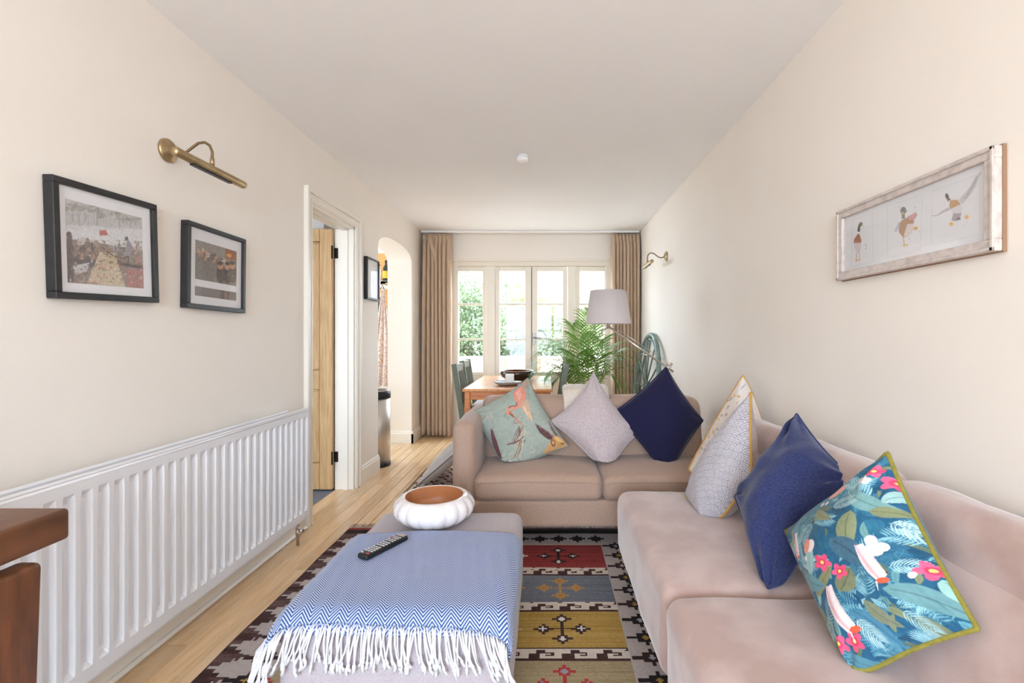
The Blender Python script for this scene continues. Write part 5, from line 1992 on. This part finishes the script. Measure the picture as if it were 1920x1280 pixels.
b.tube([Hx + Vector((0, 0, -.014)), Hx + Vector((-.003, 0, .035)), Hx + Vector((-.004, 0, .07))], [.016, .014, .018], n=12)
b.tube([Hx + Vector((-.004, 0, .06)), Hx + Vector((-.004, 0, .12))], .014, n=12)
b.build('lamp_holder', 'nickel', lamp)
zb_, zt_ = P(0, 607, YLp).z, P(0, 545, YLp).z
b = MB()
hx = Hx.x - .002
b.lathe([(.172, zb_), (.1345, zt_), (.1325, zt_), (.170, zb_), (.172, zb_)], hx, YLp, n=56)
shd = b.build('shade', 'lamp_linen', lamp)
b = MB()
for k in range(3):
    a = 2 * PI * k / 3 + .4
    b.tube([(hx, YLp, zb_ + .05), (hx + .162 * math.cos(a), YLp + .162 * math.sin(a), zb_ + .06)], .002, n=5)
b.build('shade_ring', 'nickel', shd)
b = MB(); b.lathe([(0, .0), (.016, .01), (.03, .05), (.022, .085), (0, .10)], hx, YLp, n=20, cz=zb_ + .045); b.build('bulb', 'plastic_white', lamp)

# ------------------------------------------------------------------ round iron wheel-like folding table top leaning on the right wall
wh = thing('folded_garden_table', 'round grey-green metal folding table leaning on the right wall', 'folding table', (1.06, 4.98, 0))
cyw, rw = 4.98, .55


def on_wheel(a, r, lift=0.0):
    """a: angle; the disc leans on the wall, its foot a little way out"""
    z = .66 + r * math.sin(a)
    y = cyw + r * math.cos(a)
    x = XR - .035 - .10 * (1.24 - z) - lift
    return Vector((x, y, z))


b = MB(); b.tube([on_wheel(2 * PI * k / 72, rw) for k in range(72)], .022, n=10, closed=True); b.build('rim', 'grey_green_metal', wh)
b = MB(); b.tube([on_wheel(2 * PI * k / 60, rw - .05, .004) for k in range(60)], .009, n=8, closed=True); b.build('inner_rim', 'grey_green_metal', wh)
b = MB(); b.tube([on_wheel(2 * PI * k / 30, .09) for k in range(30)], .011, n=8, closed=True); b.build('hub_ring', 'grey_green_metal', wh)
for k in range(12):
    a = 2 * PI * k / 12 + PI / 2
    b = MB(); b.tube([on_wheel(a, .085), on_wheel(a + .06, .3, .004), on_wheel(a, rw - .01)], .0085, n=6); b.build('spoke', 'grey_green_metal', wh)
for s in (-1, 1):                                   # folded legs with their curl
    b = MB()
    pts = [on_wheel(PI / 2 + s * .05, .50, .03)] + [on_wheel(PI / 2 + s * .12, .30, .035), on_wheel(PI / 2 + s * .5, .20, .035), on_wheel(PI / 2 + s * 1.9, .26, .035), on_wheel(PI / 2 + s * 2.4, .50, .035)]
    b.tube(pts, .009, n=6)
    b.build('leg', 'grey_green_metal', wh)
b = MB(); b.tube([on_wheel(PI / 2 + .55, .40, .034) + Vector((0, 0.02, 0)), on_wheel(PI / 2 - .55, .40, .034)], .007, n=6); b.build('leg_brace', 'nickel', wh)

# ------------------------------------------------------------------ tray with a kilim liner and a grey floor cushion by the sofa arm
t = thing('floor_tray', 'shallow wooden tray with a kilim liner on the floorboards', 'tray', (-.82, 3.9, 0))
TX0, TX1, TY0, TY1 = -1.065, -.60, 3.56, 4.22
for (x0, x1, y0, y1) in ((TX0, TX1, TY0, TY0 + .016), (TX0, TX1, TY1 - .016, TY1), (TX0, TX0 + .014, TY0, TY1), (TX1 - .014, TX1, TY0, TY1)):
    b = MB(); b.box(x0, x1, y0, y1, 0, .04, bevel=.003); b.build('side', 'crate_wood', t)
nx_, ny_ = 58, 80
U, V = np.meshgrid(np.linspace(0, 1, nx_ + 1), np.linspace(0, 1, ny_ + 1))
pts = np.stack([TX0 + .016 + (TX1 - TX0 - .032) * U, TY0 + .018 + (TY1 - TY0 - .036) * V, .03 + .006 * np.sin(U * 30)], -1)
cc = np.zeros((ny_, nx_, 3)); cc[:] = (206, 186, 170)
for j in range(ny_):
    for i in range(nx_):
        k = (i // 4 + j // 5) % 5
        if k == 0:
            cc[j, i] = (120, 70, 62)
        elif k == 2 and (i // 4) % 2:
            cc[j, i] = (86, 66, 62)
        if 4 <= i < 14 and j < 14:
            cc[j, i] = (26, 24, 26)
        if 17 <= i < 26 and 2 <= j < 12 and not (19 <= i < 24 and 4 <= j < 10):
            cc[j, i] = (36, 32, 34)
grid_obj('liner', pts, nx_ + 1, ny_ + 1, 'kilim_wool', t, corner_col=lin(cc), smooth=False)
b = MB(); b.box(-.78, -.56, 3.44, 3.545, .0, .05, bevel=.004)
bk = thing('flat_case', 'flat grey case lying on the floor beside the sofa arm', 'case', (-.67, 3.49, 0))
b.build('case_lid', 'black_plastic', bk)
b = MB(); b.box(-.782, -.558, 3.438, 3.547, .05, .058, bevel=.002); b.build('case_edge', 'tin_grey', bk)
# floor cushion leaning against the arm
A = [Vector((-.985, 3.60, .06)), Vector((-.90, 4.12, .06)), Vector((-.545, 4.02, .455)), Vector((-.535, 3.43, .46))]
n = 60
s = np.linspace(-1, 1, n)
U, V = np.meshgrid(s, s)
fr_ = [((1 - U) * (1 - V) / 4, A[0]), ((1 + U) * (1 - V) / 4, A[1]), ((1 + U) * (1 + V) / 4, A[2]), ((1 - U) * (1 + V) / 4, A[3])]
base = sum(w[..., None] * np.array(p) for w, p in fr_)
nn = (A[1] - A[0]).cross(A[3] - A[0]).normalized()
if nn.x > 0:
    nn = -nn
prf = (np.clip(1 - np.abs(U) ** 2.6, 0, 1) * np.clip(1 - np.abs(V) ** 2.6, 0, 1)) ** .6
nz = noise_grid(base, 6, 40)
fc = thing('floor_cushion', 'large pale grey floor cushion leaning on the linen sofa arm', 'cushion', (-.75, 3.8, .05))
F = base + (.075 * prf + .010 * nz * prf)[..., None] * np.array(nn)
K = base - (.060 * prf)[..., None] * np.array(nn)
F[..., 2] = np.maximum(F[..., 2], .042); K[..., 2] = np.maximum(K[..., 2], .042)
grid_obj('front_panel', F, n, n, 'grey_cushion', fc)
grid_obj('back_panel', K, n, n, 'grey_cushion', fc, flip=True)
rim = [base[0, i] for i in range(n)] + [base[i, n - 1] for i in range(1, n)] + [base[n - 1, i] for i in range(n - 2, -1, -1)] + [base[i, 0] for i in range(n - 2, 0, -1)]
MB().tube(rim, .0045, n=8, closed=True).build('piping', 'grey_piping', fc, recalc=False)

# ------------------------------------------------------------------ bin in the arch
bn = thing('pedal_bin', 'tall brushed steel bin with black lid standing in the arch', 'bin', (-1.574, 4.45, 0))
b = MB(); b.lathe([(0, 0), (.122, 0), (.124, .012), (.122, .035), (.0, .036)], -1.574, 4.45, n=40); b.build('base_ring', 'black_plastic', bn)
b = MB(); b.lathe([(.0, .034), (.1185, .034), (.1185, .625), (0, .626)], -1.574, 4.45, n=48); b.build('body', 'steel', bn)
b = MB(); b.lathe([(0, .622), (.121, .622), (.1225, .635), (.1215, .675), (.112, .69), (0, .692)], -1.574, 4.45, n=40); b.build('lid', 'black_plastic', bn)
b = MB(); b.lathe([(.113, .689), (.116, .697), (.108, .699)], -1.574, 4.45, n=40); b.build('lid_rim', 'steel', bn)

# ------------------------------------------------------------------ what shows of the kitchen through the arch
for (z, lab) in ((1.90, 'upper pale wooden kitchen shelf seen through the arch'), (1.46, 'lower pale wooden kitchen shelf seen through the arch')):
    s_ = thing('kitchen_shelf', lab, 'shelf', (-2.3, 6.24, z), group='kitchen shelves')
    b = MB(); b.box(-2.9, -1.80, 6.12, 6.349, z - .05, z, bevel=.003); b.build('board', 'white_gloss', s_)
    b = MB(); b.box(-2.9, -1.80, 6.335, 6.3499, z, z + .39); b.build('back_board', 'shelf_wood', s_)


def bottle(x, y, z, h, r, m, label, lab_m=None):
    r_ = thing('bottle', label, 'bottle', (x, y, z), group='bottles on the kitchen shelves')
    b = MB(); b.lathe([(0, 0), (r, 0), (r, h * .62), (r * .85, h * .7), (r * .36, h * .8), (r * .36, h), (0, h)], x, y, n=18, cz=z); b.build('glass_body', m, r_)
    if lab_m:
        b = MB(); b.lathe([(r * 1.01, h * .15), (r * 1.01, h * .5)], x, y, n=18, cz=z); b.build('paper_label', lab_m, r_)
    b = MB(); b.lathe([(r * .4, h * .93), (r * .4, h * 1.02), (0, h * 1.02)], x, y, n=12, cz=z); b.build('cap', 'black_plastic', r_)


bottle(-2.075, 6.20, 1.90, .27, .04, 'bottle_dark', 'dark glass bottle with yellow label on the upper kitchen shelf', 'bottle_label')
bottle(-2.17, 6.22, 1.90, .22, .035, 'plastic_white', 'white bottle on the upper kitchen shelf beside the dark bottle')
bottle(-2.16, 6.20, 1.46, .24, .035, 'bottle_dark', 'slim dark bottle on the lower kitchen shelf')
t = thing('metal_tin', 'small grey tin on the lower kitchen shelf', 'tin', (-2.10, 6.16, 1.46))
b = MB(); b.lathe([(0, 0), (.05, 0), (.05, .075), (.048, .08), (0, .08)], -2.10, 6.16, n=24, cz=1.46); b.build('can', 'tin_grey', t)
b = MB(); b.lathe([(.051, .07), (.052, .082), (0, .084)], -2.10, 6.16, n=24, cz=1.46); b.build('lid', 'tin_grey', t)
# apron hanging from a hook at the side of the shelves
nu, nv = 30, 40
pts = np.zeros((nv, nu, 3))
for j in range(nv):
    v = j / (nv - 1)
    hw = .03 + .13 * min(1, v / .55) ** 1.4
    for i in range(nu):
        u = i / (nu - 1) - .5
        pts[j, i] = (-2.04 + u * 2 * hw * .8, 5.98 + .025 * math.sin(u * 22 + v * 3) * (0.3 + v), 1.79 - 1.22 * v + .01 * math.cos(u * 9))
ap = thing('hanging_apron', 'patterned pinkish apron hanging in the kitchen beyond the arch', 'apron', (-2.04, 5.98, .55))
o = grid_obj('cloth', pts, nu, nv, 'apron_cloth', ap)
md = o.modifiers.new('thickness', 'SOLIDIFY'); md.thickness = .004
b = MB(); b.tube([(-2.07, 5.98, 1.78), (-2.045, 5.98, 1.83), (-2.02, 5.98, 1.78)], .006, n=6); b.build('neck_strap', 'black_plastic', ap)
t = thing('coat_hook', 'brass hook holding the apron in the kitchen', 'hook', (-2.04, 6.0, 1.84))
b = MB(); b.tube([(-2.045, 6.12, 1.86), (-2.045, 6.0, 1.85), (-2.045, 5.97, 1.825), (-2.045, 5.955, 1.84)], .006, n=8); b.lathe([(0, 0), (.02, 0), (.02, .008), (0, .01)], -2.045, 6.115, n=16, cz=1.86, axis='y'); b.build('hook_body', 'antique_brass', t)
b = MB(); b.box(-2.12, -1.80, 6.12, 6.135, 1.80, 1.9); b.build('hook_rail', 'white_gloss', t)
t = thing('kitchen_cabinet', 'white kitchen base cabinet behind the steel bin', 'cabinet', (-2.3, 6.2, 0))
b = MB(); b.box(-2.9, -1.80, 6.02, 6.349, .1, .88); b.box(-2.9, -1.8, 6.06, 6.349, 0, .1); b.build('carcass', 'white_gloss', t)
for k in range(2):
    b = MB(); b.box(-2.88 + k * .54, -2.36 + k * .54, 6.0, 6.02, .12, .86, bevel=.003); d_ = b.build('door', 'white_gloss', t)
    b = MB(); b.tube([(-2.42 + k * .54, 5.985, .72), (-2.42 + k * .54, 5.985, .82)], .006, n=8); b.build('handle', 'nickel', d_)
b = MB(); b.box(-2.92, -1.79, 5.99, 6.349, .88, .91, bevel=.004); b.build('worktop', 'shelf_wood', t)

# ------------------------------------------------------------------ the garden
b = MB(); b.box(-14, 14, YB + .3, 32, -.32, -.12)
tag(b.build('ground_garden', 'patio_stone'), 'pale stone patio and ground beyond the garden doors', 'ground', kind='structure')
b = MB(); b.box(-14, 14, -22, YN - .25, -.42, -.22)
tag(b.build('ground_street', 'patio_stone'), 'pale paving outside the window behind the camera', 'ground', kind='structure')
wl = thing('garden_wall', 'low pinkish rendered wall at the end of the patio', 'wall', (0, 9.6, -.12))
b = MB(); b.box(-6, 6, 9.5, 9.7, -.12, .74, bevel=.01); b.build('wall_body', 'garden_render', wl)
b = MB(); b.box(-6.02, 6.02, 9.46, 9.74, .74, .80, bevel=.01); b.build('coping', 'patio_stone', wl)


def bush(name, label, cx_, cy_, cz_, rx, ry, rz, nleaf, m, seed, ls=.09, trunk=True, group='garden shrubs'):
    rb = random.Random(seed)
    root = thing(name, label, 'shrub' if 'bush' in name else 'tree', (cx_, cy_, -.12), group=group)
    vs, fs = [], []
    lobes = [(rb.uniform(-.5, .5), rb.uniform(-.5, .5), rb.uniform(-.6, .6), rb.uniform(.4, .65)) for _ in range(12)]
    for k in range(nleaf):
        lb = rb.choice(lobes)
        while True:
            p = Vector((rb.uniform(-1, 1), rb.uniform(-1, 1), rb.uniform(-1, 1)))
            if .35 < p.length < 1:
                break
        p = p.normalized() * (p.length ** .4) * lb[3]
        c = Vector((cx_ + (lb[0] + p.x) * rx, cy_ + (lb[1] + p.y) * ry, cz_ + (lb[2] + p.z) * rz))
        if c.z < -.1:
            continue
        a = Vector((rb.gauss(0, 1), rb.gauss(0, 1), rb.gauss(0, 1))).normalized()
        bq = a.cross(Vector((rb.gauss(0, 1), rb.gauss(0, 1), rb.gauss(0, 1)))).normalized()
        l_, w_ = ls * rb.uniform(.6, 1.2), ls * .32
        i = len(vs)
        vs += [c - a * l_ * .5, c + bq * w_, c + a * l_ * .5, c - bq * w_]
        fs.append((i, i + 1, i + 2, i + 3))
    tag(MB().add(vs, fs).build('foliage', m, root, recalc=False), kind='stuff')
    b = MB()
    b.tube([(cx_, cy_, -.13), (cx_ + .05, cy_, cz_ * .5), (cx_, cy_, cz_)], [.07, .05, .03], n=8)
    for k in range(4):
        g = rb.uniform(0, 6.28)
        b.tube([(cx_, cy_, cz_ * .5), (cx_ + rx * .4 * math.cos(g), cy_ + ry * .4 * math.sin(g), cz_ + rz * .3)], [.03, .012], n=6)
    b.build('trunk', 'bark_gap_shade', root)


bush('garden_bush', 'dense green bush seen through the left sidelight', -1.75, 10.6, .85, 1.0, .6, .75, 4200, 'garden_leaf', 1)
bush('garden_bush', 'tall pale green bush behind the left sidelight bush', -2.1, 11.6, 1.6, 1.2, .7, 1.1, 4200, 'garden_leaf', 2)
bush('garden_bush', 'rounded green bush seen through the left garden door', -.85, 10.5, .85, .65, .5, .70, 2600, 'garden_leaf', 3)
bush('garden_bush', 'leafy yellow-green bush seen through the right garden door', .15, 11.0, 1.2, .95, .6, 1.0, 4200, 'garden_leaf_light', 4)
bush('garden_bush', 'low pale bush at the foot of the right garden door view', .35, 10.4, .55, .8, .5, .45, 2400, 'garden_leaf', 5)
bush('garden_bush', 'yellow-green bush behind the indoor palm', 1.6, 10.8, 1.0, .9, .6, .9, 3400, 'garden_leaf_light', 6)
bush('garden_tree', 'tall feathery tree beyond the left sidelight', -2.6, 14.0, 2.2, 1.6, .9, 1.1, 3200, 'garden_leaf', 7, ls=.12, group='garden trees')
bush('garden_tree', 'small tree top between the garden doors', -.45, 14.5, 2.0, .9, .7, .75, 1800, 'garden_leaf_light', 8, ls=.12, group='garden trees')
hs = thing('neighbour_house', 'pale neighbouring house far beyond the garden', 'building', (1.5, 25, -.12))
b = MB(); b.box(-2.2, 6.2, 24, 29, -.12, 2.9); b.build('house_wall', 'house_brick', hs)
b = MB(); b.prism([(23.7, 2.9), (29.3, 2.9), (26.5, 4.9)], 'x', -2.5, 6.5); b.build('roof', 'house_roof', hs)
for x in (-1.4, .4, 2.2, 4.0):
    b = MB(); b.box(x, x + .9, 23.95, 24.0, 1.4, 2.5); w_ = b.build('window', 'window_paint', hs)
    b = MB(); b.box(x + .08, x + .82, 23.94, 23.955, 1.48, 2.42); b.build('pane', 'bottle_dark', w_)


def garden_chair(label):
    r = thing('garden_chair', label, 'chair', group='slatted garden chairs')
    for s in (-1, 1):
        b = MB(); b.bar((-.22, s * .21, 0), (-.30, s * .21, .98), .03, .04, up=(0, 1, 0)); b.build('back_post', 'teak', r)
        b = MB(); b.bar((.20, s * .21, 0), (.18, s * .21, .44), .03, .04, up=(0, 1, 0)); b.build('leg', 'teak', r)
    for k in range(6):
        b = MB(); b.bar((-.255 - .0068 * k, -.21, .55 + k * .075), (-.255 - .0068 * k, .21, .55 + k * .075), .015, .05); b.build('back_slat', 'teak', r)
    for k in range(6):
        b = MB(); b.box(-.23 + k * .075, -.17 + k * .075, -.22, .22, .43, .45); b.build('seat_slat', 'teak', r)
    return r


g1 = garden_chair('slatted wooden garden chair turned to the left sidelight')
g1.location = (-1.02, 7.6, -.12); g1.rotation_euler = (0, 0, R(205))
g2 = copy_tree(g1); g2.location = (-.42, 7.5, -.12); g2.rotation_euler = (0, 0, R(185))
g2['label'] = 'slatted wooden garden chair seen edge-on through the left garden door'
